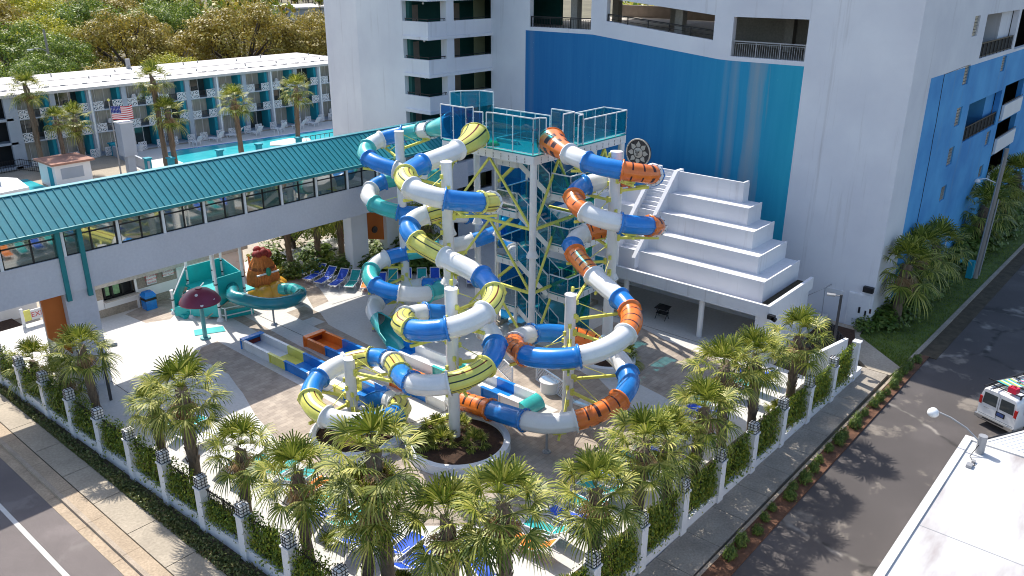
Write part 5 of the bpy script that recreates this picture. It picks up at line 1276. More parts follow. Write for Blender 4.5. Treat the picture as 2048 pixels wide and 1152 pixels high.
for i, (x, y, h, s, lb) in enumerate([
    (7.2, .56, 4.5, 1.0, 'fan palm by the parking lot fence nearest the corner, over the orange lounger'),
    (9.9, .5, 5.0, 1.0, 'fan palm by the parking lot fence, second from the corner'),
    (12.1, .45, 4.0, .92, 'fan palm by the parking lot fence, third from the corner, with a brown skirt'),
    (14.1, .4, 4.9, .95, 'fan palm by the parking lot fence, fourth from the corner'),
    (16.7, .35, 5.6, 1.0, 'fan palm by the parking lot fence, fifth from the corner, with hanging dead fronds'),
    (19.6, .3, 5.1, .95, 'fan palm by the parking lot fence, sixth from the corner'),
    (23.6, .2, 4.9, 1.0, 'fan palm by the parking lot fence farthest along, nearest the pavilion')]):
    palm(x, y, .15, h, lb, i + 2, i * 2.1 + .7, s, G2)
G3 = 'fan palms beside the resort building'
for i, (x, y, h, s, lb) in enumerate([(39.4, -.1, 4.6, 1.35, 'fan palm at the foot of the blue side wall, nearest the door'), (43.3, .0, 4.5, 1.3, 'fan palm at the foot of the blue side wall, second from the door'), (47.0, .1, 3.9, 1.3, 'fan palm at the foot of the blue side wall, third from the door'),
    (59, -.2, 4.3, 1.4, 'dark fan palm behind the leaning utility pole'), (64, -.1, 4.6, 1.4, 'dark fan palm right of the utility pole'), (70, -.4, 4.8, 1.5, 'dark fan palm at the right edge along the building')]):
    palm(x, y, 0, h, lb, i + 1, i * 1.9, s, G3)
G4 = 'palms around the motel pool'
for i, (x, y, h, s, lb) in enumerate([(30.7, 76, 10.4, 1.25, 'tallest palm by the motel pool wall, with the crown against the roof edge'), (31.0, 74.6, 6.8, 1.3, 'palm by the motel pool wall just below the tallest one'), (39.4, 74.6, 7.4, 1.3, 'palm at the middle of the motel pool'), (47.2, 74.3, 7.8, 1.3, 'palm at the right end of the motel pool by the island'),
    (24.0, 81, 6.3, 1.2, 'palm by the kiosk with a wind swept crown'), (21.6, 80, 6.6, .95, 'thin palm left of the kiosk palm'), (20.3, 83, 9.8, 1.2, 'tall palm before the left end of the motel')]):
    palm(x, y, 0, h, lb, i, i * 1.1, s, G4)
G5 = 'palms under the skybridge'
for i, (x, y, h, s, lb) in enumerate([(19.2, 36.2, 5.0, 1., 'palm trunk under the bridge, left of three'), (21.0, 35.4, 5.2, 1., 'palm trunk under the bridge, middle of three'), (22.6, 34.6, 5.2, 1., 'palm trunk under the bridge, right of three'), (27.2, 30.5, 3.8, 1.0, 'palm in the shade right of the bridge pillar')]):
    palm(x, y, .2, h, lb, i + 3, i, s, G5)
# low saw palmettos in planters and along the inner beds (crown only, no trunk to see)
low = thing('low_palmetto', '', 'shrub', (0, 0, 0)); g, dd = crown_mesh(77, 22, 16, .45, .62, -.1); g.build('leaves', [M['frond'], M['petiole']], low)
LOWS = [(10.1, 11.8, .8, .95, 'low palmetto in the front planter behind the pole'), (9.5, 10.8, .8, .9, 'low palmetto in the front planter left of the pole'), (11.2, 11.2, .8, .7, 'low palmetto in the front planter right of the pole'), (10.5, 9.6, .8, .85, 'grey green palmetto at the front of the front planter'), (8.9, 11.4, .8, .75, 'small palmetto at the left rim of the front planter'),
        (22.3, 9.3, .9, 1.1, 'dark palmetto in the small planter by the tall orange slide pole'), (2.0, 9.4, .2, .7, 'small palmetto at the foot of the street side palms by the orange lounger'), (2.3, 5.6, .2, .8, 'small palmetto inside the street fence near the blue loungers'), (6.0, .7, .2, .9, 'small palmetto inside the parking lot fence by the corner palm'), (8.9, .7, .2, .9, 'small palmetto inside the parking lot fence between the first two palms'), (11.6, .6, .2, .8, 'small palmetto inside the parking lot fence by the third palm'), (23.2, .6, .2, .9, 'small palmetto inside the parking lot fence below the far palm'),
        (17.9, 35.6, .4, 1.1, 'palmetto under the bridge behind the teal lounger'), (20.0, 34.0, .4, 1.0, 'palmetto under the bridge behind the blue loungers')]
for i, (x, y, z, s, lb) in enumerate(LOWS):
    if i == 0: low.location = (x, y, z); low.scale = (s, s, s); low['label'] = lb; low['group'] = 'low palmettos'
    else: dup(low, (x, y, z), i * 1.7, s, lb, 'low palmettos')

# ================================================================ VINES, HEDGES, SHRUBS
M['vine'] = leafmat('vine_leaf', ['#2c4412', '#4c661a', '#758a26', '#a3a034'], .32, .9)
M['hedge'] = leafmat('hedge_leaf', ['#2c4416', '#516b26', '#7c8a3c'], .25, 1.2)
M['groundcover'] = leafmat('ground_cover', ['#344020', '#505c30', '#727a42', '#7a6a4a'], .2, 1.5)
M['grass_blade'] = leafmat('grass_blade', ['#3c5216', '#647a22', '#8e9a3a'], .3, .6)
def leaf(mb, c, n, s, rnd, mi=0):
    n = n.normalized(); a = n.cross(Vector((rnd.uniform(-1, 1), rnd.uniform(-1, 1), rnd.uniform(-1, 1))))
    if a.length < .05: a = Vector((1, 0, 0))
    a.normalize(); b = n.cross(a); l = s * rnd.uniform(.7, 1.3)
    mb.add([c - a * l * .55, c - b * l * .32, c + a * l * .55, c + b * l * .32], [(0, 1, 2, 3)], mi)
def vine_mesh(seed, ln, h, n):
    rnd = random.Random(seed); m = MB(); lumps = [(rnd.uniform(0, ln), rnd.uniform(.1, h), rnd.uniform(.3, .7)) for _ in range(16)]
    for _ in range(n):
        if rnd.random() < .75:
            lx, lz, lr = rnd.choice(lumps); x = lx + rnd.gauss(0, lr * .6); z = lz + rnd.gauss(0, lr * .45)
        else: x, z = rnd.uniform(0, ln), rnd.uniform(0, h)
        if not (-.1 < x < ln + .1 and -.25 < z < h * 1.12): continue
        y = rnd.gauss(0, .13) + (rnd.random() < .3) * rnd.uniform(-.1, .1)
        leaf(m, Vector((x, y, z)), Vector((rnd.uniform(-.7, .7), rnd.choice((-1, 1)), rnd.uniform(.1, 1.1))), .115, rnd)
    for _ in range(26):
        x = rnd.uniform(.1, ln - .1); z = h * rnd.uniform(.9, 1.05)
        for k in range(9): leaf(m, Vector((x + k * .02 * rnd.uniform(-1, 1), rnd.gauss(0, .05) - .02 * k, z + .04 * k)), Vector((rnd.uniform(-1, 1), rnd.uniform(-1, 1), .6)), .09, rnd)
    return m
VN = []
for s in range(3): VN.append(vine_mesh(40 + s, 2.35, 1.5, 3000).build('climbing_vine', M['vine']))
vu = set()
def vine(p, rz, sx, sz, v, label, grp):
    o = VN[v]
    if v in vu: o = o.copy(); C.objects.link(o)
    vu.add(v); o.location = p; o.rotation_euler.z = rz; o.scale = (sx, 1, sz); tag(o, label, 'climbing plant', grp)
for k in range(len(LEFT) - 1):
    if k in (0,): continue
    vine(d1 * (LEFT[k] + .24) + Vector((.05, 0, .5)), a1 + PI / 2, 1, 1.0 if k not in (4,) else .72, k % 3, 'green vine covering the street fence bay, ' + ORD[k - 1] + ' bay from the corner', 'vines on the street fence')
for k in range(len(RIGHT) - 1):
    vine(d2 * (RIGHT[k] + .28) + Vector((0, .05, .4)), a2, 1.03, 1.08, (k + 1) % 3, 'green vine covering the parking lot fence bay, ' + ORD[k] + ' bay from the corner', 'vines on the parking lot fence')
vine(d2 * (RIGHT[-1] + .28) + Vector((0, .05, .4)), a2, .95, 1.2, 2, 'bushy green vine on the last short bay of the parking lot fence', 'vines on the parking lot fence')
def shrub_mesh(seed, rx, ry, rz, n, s):
    rnd = random.Random(seed); m = MB()
    for _ in range(n):
        d = Vector((rnd.gauss(0, 1), rnd.gauss(0, 1), rnd.gauss(0, 1))).normalized(); d.z = abs(d.z) if rnd.random() < .8 else d.z
        r = rnd.uniform(.55, 1.08) * (1 + .18 * math.sin(d.x * 7 + seed) * math.cos(d.y * 6))
        c = Vector((d.x * rx * r, d.y * ry * r, max(.02, d.z * rz * r + rz * .35))); leaf(m, c, d + Vector((rnd.uniform(-.5, .5), rnd.uniform(-.5, .5), .5)), s, rnd)
    return m
SH = [shrub_mesh(60 + s, .5, .5, .5, 700, .12).build('leafy_shrub', M['hedge']) for s in range(3)]
su_ = set()
def shrub(x, y, z, sx, sy, sz, rz, v, label, grp, cat='shrub', name=None, mat=None):
    o = SH[v]
    if v in su_: o = o.copy(); C.objects.link(o)
    su_.add(v); o.location = (x, y, z); o.scale = (sx, sy, sz); o.rotation_euler.z = rz; tag(o, label, cat, grp); return o
random.seed(21)
for k in range(24):
    x = 12 + k * .98 + random.uniform(-.2, .2); s = random.uniform(.55, .95)
    shrub(x, -2.62 + random.uniform(-.12, .12) - .01 * k, -.05, s * .75, s * .65, s * 1.15, random.uniform(0, 6), k % 3, 'small green shrub in the parking lot mulch strip, ' + (ORD[k] if k < 12 else ORD[23 - k]) + (' from the near end' if k < 12 else ' from the far end'), 'small shrubs in the mulch strip')
hp = [(37.6, 1.05, 1.2), (38.8, .35, 1.5), (40.3, .1, 1.6), (41.9, .1, 1.5), (43.5, .1, 1.5), (45.2, .1, 1.6), (47, .1, 1.5), (49, .1, 1.6), (51, .1, 1.6), (53.5, .0, 1.8), (56, -.1, 1.9), (59, -.2, 2.2), (62, -.2, 2.2), (65, -.3, 2.3), (68.5, -.4, 2.5)]
for k, (x, y, s) in enumerate(hp):
    shrub(x, y, 0, s * 1.7, s * 1.35, s * (1.1 + .1 * (k % 3)), k * 1.1, k % 3, 'clipped hedge shrub along the blue building side, ' + ORD[k] + ' from the door', 'hedge along the building side', 'hedge')
bp_ = [(17.0, 36.6, 1.3), (18.6, 35.3, 1.4), (20.2, 34.4, 1.5), (21.8, 33.3, 1.6), (23.2, 32.0, 1.7), (24.4, 30.8, 1.8), (25.4, 29.4, 1.7), (26.3, 27.8, 1.6), (24.9, 33.4, 2.2), (26.5, 31.5, 2.4), (28.2, 29.5, 2.2), (21.5, 36.2, 2.2), (18.8, 38.4, 2.0)]
for k, (x, y, s) in enumerate(bp_):
    shrub(x, y, .4, s * 1.5, s * 1.35, s * 1.2, k * .9, k % 3, 'dense green bush behind the back row of loungers, ' + ORD[k] + ' along the bed', 'bushes behind the back loungers')
# ground cover along the street wall, grass by the tower, leaf litter
def strip(name, n, fx, s, m, up=.8, seed=1):
    rnd = random.Random(seed); b = MB()
    for _ in range(n):
        x, y, z = fx(rnd); leaf(b, Vector((x, y, z)), Vector((rnd.uniform(-1, 1), rnd.uniform(-1, 1), up)), s * rnd.uniform(.6, 1.2), rnd)
    return tag(b.build(name, m), kind='stuff')
def fxa(r):
    y = r.uniform(0, 42); c = .5 + .5 * math.sin(y * 1.9) * math.sin(y * .7 + 1); return (max(-1.43 - .005 * y, min(-.25 - .03 * y, -.72 - .03 * y + r.gauss(0, .22))), y, -.02 + abs(r.gauss(0, .07 + .1 * c)))
strip('ground_cover', 26000, fxa, .11, M['groundcover'], .6, 3)
def blades(name, n, poly_fx, h, m, seed):
    rnd = random.Random(seed); b = MB()
    for _ in range(n):
        p = poly_fx(rnd)
        if p is None: continue
        x, y = p; a = rnd.uniform(0, 6.28); w_ = .02; t = Vector((rnd.gauss(0, .03), rnd.gauss(0, .03), h * rnd.uniform(.5, 1.2)))
        b.add([(x - math.cos(a) * w_, y - math.sin(a) * w_, 0), (x + math.cos(a) * w_, y + math.sin(a) * w_, 0), (x + t.x, y + t.y, t.z)], [(0, 1, 2)])
    return tag(b.build(name, m), kind='stuff')
def gx(r):
    x = 33.5 + 36 * r.random() ** 1.6; y = r.uniform(-2.35 - .012 * (x - 33), 1.0)
    if x < 36.2 and y > -2.35 + (x - 33.4) * 1.2: return None
    return x, y
blades('lawn_grass', 16000, gx, .09, M['grass_blade'], 9)

# ================================================================ TREES
M['oak'] = leafmat('oak_leaf', ['#5c5020', '#86772e', '#a8953f', '#c0ae55'], .28, .12)
M['oak_green'] = leafmat('green_oak_leaf', ['#33461a', '#58722a', '#869a36', '#aab048'], .3, .12)
M['oak_lime'] = leafmat('lime_tree_leaf', ['#6d741e', '#979a2c', '#b8b43c', '#ccc454'], .35, .12)
def tree_mesh(seed, n_cl, n_lf, sp, flat=.75, lsz=.13):
    """crown about 1 unit in radius: branch ends carry uneven leaf clumps with gaps; trunk forks below"""
    rnd = random.Random(seed); cr, tk = MB(), MB(); cl = []
    for k in range(n_cl):
        d = Vector((rnd.gauss(0, 1), rnd.gauss(0, 1), rnd.gauss(.35, .8))).normalized(); r = rnd.uniform(.45, 1.0) ** .6
        c = Vector((d.x * r, d.y * r, d.z * r * flat)); cr_ = rnd.uniform(.16, .30); cl.append((c, cr_))
        for _ in range(n_lf):
            e = Vector((rnd.gauss(0, 1), rnd.gauss(0, 1), rnd.gauss(.25, .9))).normalized() * cr_ * rnd.uniform(.55, 1.1); e.z *= .7
            leaf(cr, c + e, e + Vector((rnd.uniform(-.1, .1), rnd.uniform(-.1, .1), .1)), lsz * rnd.uniform(.5, 1) * .45, rnd)
    tk.tube([(0, 0, -1.25), (.02, .01, -.9), (.0, .03, -.5)], [.085, .065, .055], 8)
    for c, _ in cl[::3]: tk.tube([(0, .03, -.55), (c.x * .45, c.y * .45, c.z * .4 - .22), tuple(c * .92)], [.045, .028, .01], 5)
    return cr, tk
TREES = {}
for nm, mt, seed, ncl, nlf in (('oak', 'oak', 1, 95, 190), ('oak2', 'oak', 5, 90, 190), ('green', 'oak_green', 2, 90, 190), ('green2', 'oak_green', 8, 80, 190), ('lime', 'oak_lime', 3, 85, 190)):
    t = thing({'oak': 'oak_tree', 'oak2': 'oak_tree', 'green': 'green_tree', 'green2': 'green_tree', 'lime': 'leafy_tree'}[nm], '', 'tree', (0, 0, 0)); a, b = tree_mesh(seed, ncl, nlf, 0)
    a.build('crown', M[mt], t); b.build('trunk', M['bark'], t); TREES[nm] = [t, False]
def tree(x, y, z, r, kind, label, grp='trees behind the motel', sz=1., rz=0):
    t, u = TREES[kind]; s = (r, r, r * sz)
    if not u: TREES[kind][1] = True; t.location = (x, y, z); t.scale = s; t.rotation_euler.z = rz; t['label'] = label; t['group'] = grp; return t
    return dup(t, (x, y, z), rz, s, label, grp)
TR = [  # x, y, crown centre z, radius, kind, label
    (42, 112, 3.9, 5.2, 'oak', 'rounded olive yellow tree right behind the left half of the motel roof'),
    (51.8, 112, 4.2, 5.6, 'lime', 'rounded bright yellow tree right behind the middle of the motel roof'),
    (36.5, 121, 5.2, 4.8, 'green', 'dark green tree left of the rounded yellow trees behind the roof'),
    (30, 116, 4.4, 5.2, 'green2', 'flat topped dark green tree at the left edge behind the roof'),
    (76, 131, 7.2, 10.2, 'oak2', 'largest spreading olive oak, behind the right half of the motel roof'),
    (89, 127, 6.2, 7.8, 'oak', 'brown green oak beside the white tower at the right end of the motel'),
    (57, 136, 7.0, 8.8, 'oak', 'broad olive brown oak above the rounded yellow trees'),
    (44, 134, 6.0, 6.0, 'green', 'bright green tree left of the broad olive oak'),
    (40, 142, 6.5, 7.6, 'green2', 'dark green tree towards the left edge of the tree belt'),
    (49, 150, 7.0, 7.4, 'lime', 'lime green tree at the upper left behind the lamps'),
    (58, 156, 9.0, 8.2, 'green', 'tall bright green tree above the broad olive oak, upper left'),
    (68, 150, 8.6, 6.6, 'green', 'tall bright green tree between the olive oak and the house'),
    (75, 152, 9.5, 6.6, 'green2', 'tall dark green tree in front of the brown roofed house'),
    (46, 172, 8.5, 9.5, 'oak2', 'golden olive tree in the upper left corner'),
    (60, 192, 8.5, 10.5, 'lime', 'lime coloured tree in the far upper left'),
    (80, 198, 8.5, 10.0, 'oak2', 'olive tree far behind the tall bright green trees'),
    (96, 150, 5.6, 7.5, 'oak', 'olive oak behind the largest oak, to its right'),
    (110, 150, 5.6, 8.0, 'oak2', 'olive oak farther back beside the white tower'),
    (118, 190, 6.5, 6.0, 'green', 'pale green small tree far behind near the tower'),
    (100, 205, 6.5, 8.0, 'green2', 'dark far tree to the right of the brown roofed house')]
for i, (x, y, z, r, k, lb) in enumerate(TR): tree(x, y, z, r, k, lb, rz=i * 1.3)
rnd = random.Random(4)
wd = MB(); wt = MB()
for k in range(520):                                             # far woodland that reads as one mass
    y = rnd.uniform(225, 620); lo, hi = .22 * y, .86 * y + 30
    x = rnd.uniform(lo, hi); h = rnd.uniform(6.5, 12.5); r = rnd.uniform(3, 6); pine = rnd.random() < .55
    if 165 < x < 212 and 240 < y < 295: continue
    for _ in range(95):
        d = Vector((rnd.gauss(0, 1), rnd.gauss(0, 1), rnd.gauss(.3, 1))).normalized() * rnd.uniform(.5, 1.05)
        c = Vector((x + d.x * r * (.55 if pine else 1), y + d.y * r * (.55 if pine else 1), h + d.z * r * .75)); leaf(wd, c, d, 1.5, rnd, rnd.choice((0, 0, 1, 2)) if not pine else rnd.choice((1, 1, 0)))
    wt.cyl((x, y, 0), (x, y, h + r * .3), .3, .12, 5, caps=False)
for k in range(240):                                             # same woodland seen through the garage openings
    x = rnd.uniform(150, 420); y = rnd.uniform(.18, .62) * x; h = rnd.uniform(6, 12); r = rnd.uniform(3.5, 7)
    for _ in range(80):
        d = Vector((rnd.gauss(0, 1), rnd.gauss(0, 1), rnd.gauss(.3, 1))).normalized() * rnd.uniform(.5, 1.05); leaf(wd, Vector((x + d.x * r, y + d.y * r, h + d.z * r * .75)), d, 1.6, rnd, rnd.choice((0, 1, 2)))
tag(wd.build('far_woodland', [M['oak'], M['oak_green'], M['oak_lime']]), kind='stuff'); tag(wt.build('far_tree_trunks', M['bark']), kind='stuff')
# shady greenery filling the gap under the far side of the bridge
for k, (x, y, z, r, kd, lb) in enumerate([(22.5, 40.5, 2.6, 3.0, 'green', 'dark green tree in the shade beyond the bridge, left of three'), (26.5, 38.5, 2.8, 3.2, 'green2', 'dark green tree in the shade beyond the bridge, middle of three'), (29.0, 35.0, 2.2, 2.4, 'green', 'dark green tree in the shade beside the wing wall, right of three')]):
    tree(x, y, z, r, kd, lb, 'shady trees beyond the bridge', rz=k * 2)
# ================================================================ SUN LOUNGERS
FAB = {'blue': pm('blue_sling', (.012, .075, .50), .7, .15, 5, bump=.2), 'teal': pm('teal_sling', (.01, .33, .33), .7, .15, 5, bump=.2), 'orange': pm('orange_sling', (.80, .21, .02), .7, .12, 5, bump=.2), 'white': pm('white_sling', (.72, .72, .70), .7, .06, 5, bump=.2)}
LG = {}
for col, fm in FAB.items():
    t = thing('sun_lounger', '', 'lounger', (0, 0, 0))
    pr = [(-.98, .36), (-.95, .40), (-.6, .385), (-.2, .37), (.18, .38), (.28, .40), (.55, .58), (.85, .80), (.98, .90), (1.02, .885)]
    v = [(x, y, z - .025 * (1 - (x / .30) ** 2)) for y, z in pr for x in (-.30, -.15, 0, .15, .30)]; s_ = MB()
    s_.add(v, [(i * 5 + k, i * 5 + k + 1, (i + 1) * 5 + k + 1, (i + 1) * 5 + k) for i in range(len(pr) - 1) for k in range(4)], 0, True); s_.build('sling', fm, t)
    f = MB()
    for sx in (-1, 1):
        f.tube([(sx * .325, y, z - .01) for y, z in ((-1.0, .37), (-.6, .385), (-.2, .38), (.25, .385))], .028, 6); f.tube([(sx * .325, .25, .39), (sx * .325, .6, .62), (sx * .325, 1.02, .92)], .026, 6)
        f.tube([(sx * .36, -.05, .38), (sx * .37, -.02, .58), (sx * .37, .45, .60), (sx * .34, .5, .53)], .022, 6)
    f.bar((-.33, -1.0, .37), (.33, -1.0, .37), .05).bar((-.33, 1.02, .92), (.33, 1.02, .92), .05).bar((-.33, .25, .37), (.33, .25, .37), .04)
    f.build('frame', M['white'], t)
    for sx in (-1, 1):
        MB().tube([(sx * .33, -.55, .37), (sx * .36, -.72, .0)], .026, 6).tube([(sx * .33, -.55, .37), (sx * .36, -.30, .0)], .02, 6).build('leg', M['white'], t)
        MB().tube([(sx * .33, .35, .40), (sx * .36, .62, .0)], .026, 6).tube([(sx * .33, .62, .62), (sx * .35, .25, .0)], .02, 6).build('leg', M['white'], t)
    LG[col] = [t, False]
def lounger(x, y, z, h, col, label, grp):
    rz = math.atan2(h[1], h[0]) - PI / 2; t, u = LG[col]
    if not u: LG[col][1] = True; t.location = (x, y, z); t.rotation_euler.z = rz; t['label'] = label; t['group'] = grp
    else: dup(t, (x, y, z), rz, 1., label, grp)
BR = [(19.7, 34.9, 'teal', (1, .25)), (19.3, 33.5, 'blue', (1, .3)), (19.4, 32.4, 'blue', (1, .35)), (19.7, 31.3, 'blue', (1, .45)), (20.2, 30.4, 'teal', (.9, .6)), (20.7, 29.5, 'orange', (.8, .75)), (21.1, 28.5, 'blue', (.8, .75)),
      (22.1, 28.4, 'teal', (.75, .75)), (22.9, 27.8, 'blue', (.72, .75)), (23.6, 27.0, 'teal', (.72, .75)), (24.3, 26.4, 'blue', (.72, .75)), (25.2, 25.5, 'orange', (.72, .75)), (26.2, 24.7, 'blue', (.72, .75))]
for i, (x, y, c, h) in enumerate(BR): lounger(x, y, .4, h, c, c + ' sling lounger in the back row against the bushes, ' + ORD[i] + ' from the left', 'loungers in the back row')
FL = [(2.6, 21.2, 'teal'), (2.4, 19.6, 'white'), (2.5, 17.2, 'white'), (2.6, 15.9, 'teal'), (3.3, 14.6, 'teal'), (3.5, 13.5, 'teal'), (3.3, 12.5, 'orange'), (3.1, 11.5, 'teal'), (2.9, 10.5, 'blue'), (3.0, 9.5, 'teal'), (2.6, 8.4, 'blue'), (2.8, 7.5, 'blue'), (3.3, 6.7, 'blue'), (3.0, 5.8, 'blue'), (3.6, 5.1, 'blue')]
for i, (x, y, c) in enumerate(FL): lounger(x, y, .4, (-1, -.1 - .02 * (i % 3)), c, c + ' sling lounger in the row inside the street fence, ' + ORD[i] + ' counting towards the corner', 'loungers inside the street fence')
FR = [(4.6, 4.0, 'blue', (.4, 1)), (6.7, 3.1, 'orange', (.1, -1)), (7.8, 3.2, 'teal', (.1, -1)), (9.0, 3.0, 'blue', (.1, -1)), (10.1, 3.1, 'teal', (0, -1)), (11.3, 3.2, 'teal', (0, -1)), (12.7, 3.1, 'blue', (0, -1)), (14.2, 3.3, 'teal', (0, -1)), (15.3, 2.9, 'blue', (0, -1)), (16.9, 3.0, 'white', (0, -1)), (18.5, 3.0, 'white', (0, -1)), (20.2, 3.0, 'blue', (0, -1)), (23.0, 2.8, 'blue', (.1, -1)), (24.3, 2.9, 'teal', (.1, -1)), (25.6, 2.9, 'blue', (.1, -1))]
for i, (x, y, c, h) in enumerate(FR): lounger(x, y, .4, h, c, c + ' sling lounger in the row inside the parking lot fence, ' + ORD[i] + ' from the corner', 'loungers inside the parking lot fence')

# ================================================================ VEHICLES
M['carpaint'] = pm('white_car_paint', (.72, .72, .72), .25, .04, 1, .5, coat=.5)
M['red_light'] = pm('red_lamp_lens', (.45, .012, .01), .15, .15, 6, .6); M['chrome'] = pm('chrome_bumper', (.50, .50, .50), .25, .15, 3, metal=.8); M['tyre'] = pm('tyre', (.018, .018, .018), .8, .2, 5)
M['plate'] = pm('number_plate', (.05, .09, .25), .4, .5, 9)
def loft(secs, m):
    n = len(secs[0]); v = [p for s_ in secs for p in s_]
    m.add(v, [(i * n + k, i * n + (k + 1) % n, (i + 1) * n + (k + 1) % n, (i + 1) * n + k) for i in range(len(secs) - 1) for k in range(n)], 0, True)
    m.add(v, [tuple(range(n - 1, -1, -1)), tuple(range(len(v) - n, len(v)))]); return m
def vansec(x, hw, zt, zb=.35, tw=.86, belt=1.15):
    h = hw; pts = [(-h * .96, zb), (-h, zb + .25), (-h * 1.0, belt), (-h * .95, belt + (zt - belt) * .55), (-h * tw, zt - .10), (-h * (tw - .10), zt - .015), (-h * .35, zt + .012)]
    return [(x, y, z) for y, z in pts] + [(x, -y, z) for y, z in pts[::-1]]
def van(name, label, loc, rz, L_, H_, rear_glass=True):
    r_ = thing(name, label, 'van'); W_ = 1.0
    secs = [vansec(0, W_ * .97, H_ - .06), vansec(.06, W_ * .995, H_ - .01), vansec(.3, W_, H_), vansec(L_ - 1.9, W_, H_), vansec(L_ - 1.55, W_ * .99, H_ - .12), vansec(L_ - 1.0, W_ * .98, 1.28, tw=.93, belt=1.05), vansec(L_ - .15, W_ * .95, 1.12, tw=.9, belt=.95), vansec(L_, W_ * .88, .9, tw=.9, belt=.75)]
    loft(secs, MB()).build('body', M['carpaint'], r_)
    for s in (-1, 1):
        g_ = MB(); z0, z1 = 1.22, H_ - .24; y0, y1 = s * .09, s * .80
        g_.add([(-.014, y0, z0), (-.014, y1, z0), (-.014, y1 * .95, z1), (-.014, y0, z1)], [(0, 1, 2, 3) if s < 0 else (3, 2, 1, 0)]); g_.build('rear_window', M['glass_dark'], r_)
        MB().bbox((.02, s * .90, 1.32), (.10, .13, .42)).build('tail_light', M['red_light'], r_)
        MB().bbox((.02, s * .90, 1.10), (.10, .12, .08)).build('reversing_light', M['white'], r_)
        sg_ = MB()
        for a, b in ((.5, 1.75), (1.9, 3.0), (3.1, 3.75)):
            if a < L_ - 2: sg_.add([(a, s * 1.012, 1.22), (b, s * 1.012, 1.22), (b, s * .965, H_ - .34), (a, s * .965, H_ - .34)], [(0, 1, 2, 3)])
        sg_.build('side_window', M['glass_dark'], r_)
        for x in (1.15, L_ - 1.15):
            w_ = MB().cyl((x, s * .80, .36), (x, s * 1.0, .36), .36, .36, 24); o = w_.build('wheel', M['tyre'], r_)
            MB().cyl((x, s * .99, .36), (x, s * 1.01, .36), .2, .2, 20).build('rim', M['chrome'], o)
        MB().bbox((L_ - 1.5, s * 1.12, 1.35), (.12, .2, .22)).build('mirror', M['black'], r_)
    MB().bbox((-.06, 0, .48), (.16, 1.98, .17)).build('bumper', M['chrome'], r_)
    MB().bbox((-.155, 0, .50), (.03, 1.1, .06)).bbox((0, 0, .36), (.1, 1.7, .08)).build('bumper_step', M['black'], r_)
    MB().bbox((-.015, -.20, .95), (.02, .46, .24)).build('number_plate_frame', M['black'], r_); MB().bbox((-.027, -.20, .95), (.012, .34, .15)).build('number_plate', M['plate'], r_)
    dl_ = MB().bar((-.006, 0, .62), (-.004, 0, H_ - .2), .012).bar((-.006, -.9, .62), (-.006, .9, .62), .012); dl_.build('door_gap', M['black'], r_)
    MB().bbox((.03, 0, H_ - .11), (.05, .34, .07)).build('brake_light', M['red_light'], r_)
    MB().add([(L_ - 1.53, -.85, H_ - .22), (L_ - 1.53, .85, H_ - .22), (L_ - 1.03, .9, 1.33), (L_ - 1.03, -.9, 1.33)], [(0, 1, 2, 3)]).build('windscreen', M['glass_dark'], r_)
    MB().bbox((-.014, .55, 1.02), (.012, .26, .035)).build('badge', M['grey_metal'], r_)
    return r_
VR = math.atan2(-.377, .926)
v1 = van('white_van', 'white van with a loaded roof rack, parked on the lot seen from behind', (29.36, -8.0, -.1), VR, 5.6, 2.05)
rk = MB()
for s in (-.78, .78): rk.bar((.25, s, 2.17), (3.9, s, 2.17), .05, .05)
for x in (.3, 1.2, 2.1, 3.0, 3.8): rk.bar((x, -.85, 2.16), (x, .85, 2.16), .05, .04); rk.bar((x, -.8, 2.0), (x, -.8, 2.17), .05).bar((x, .8, 2.0), (x, .8, 2.17), .05)
rk.bar((-.25, .3, 2.22), (3.9, .3, 2.22), .05).bar((-.25, .72, 2.22), (3.9, .72, 2.22), .05).bar((.6, -1.0, 2.25), (.6, 1.1, 2.25), .04)
rk.build('roof_rack', M['black'], v1)
v1.location = (29.36, -8.0, -.1); v1.rotation_euler.z = VR
def onvan(p): 
    c, s = math.cos(VR), math.sin(VR); return (29.36 + p[0] * c - p[1] * s, -8.0 + p[0] * s + p[1] * c, p[2] - .1)
jc = thing('red_fuel_can', 'red plastic can on the roof rack of the white van', 'container')
MB().box(-.16, .16, -.2, .2, 0, .28).build('body', pm('red_plastic', (.6, .02, .06), .4, .1, 4), jc); MB().tube([(-.05, -.12, .27), (-.05, -.05, .36), (-.05, .1, .36), (-.05, .14, .27)], .03, 6).cyl((.08, 0, .28), (.08, 0, .33), .05, .05, 10).build('handle', M['red_light'], jc); jc.location = onvan((.35, -.35, 2.2)); jc.rotation_euler.z = VR
for i, (px_, py_, cols, lb) in enumerate([(1.1, .2, ((.02, .35, .4), (.45, .5, .1), (.6, .6, .6)), 'folded striped beach chair in blue and lime on the van roof rack'), (1.9, -.2, ((.5, .05, .25), (.6, .6, .62), (.05, .3, .3)), 'folded striped beach chair in pink and white on the van roof rack')]):
    b_ = thing('folded_beach_chair', lb, 'beach chair'); sl = MB()
    for k in range(9): sl.box(-.5 + k * .11, -.41 + k * .11, -.42, .42, .03, .06, k % 3)
    sl.build('sling', [pm('chair_stripe_%d%d' % (i, j), c, .7, .1, 4) for j, c in enumerate(cols)], b_); f_ = MB()
    for s in (-.44, .44): f_.bar((-.55, s, .05), (.6, s, .05), .03)
    f_.build('frame', M['grey_metal'], b_); b_.location = onvan((px_, py_, 2.21)); b_.rotation_euler.z = VR + .15 * (i * 2 - 1)
v2 = van('white_minibus', 'second white vehicle with a ribbed roof, half hidden by the flat white roof', (22.6, -9.35, -.1), R(-33), 5.0, 1.95)
rb_ = MB()
for k in range(7): rb_.bar((.25, -.6 + k * .2, 1.965), (3.1, -.6 + k * .2, 1.97), .03, .02)
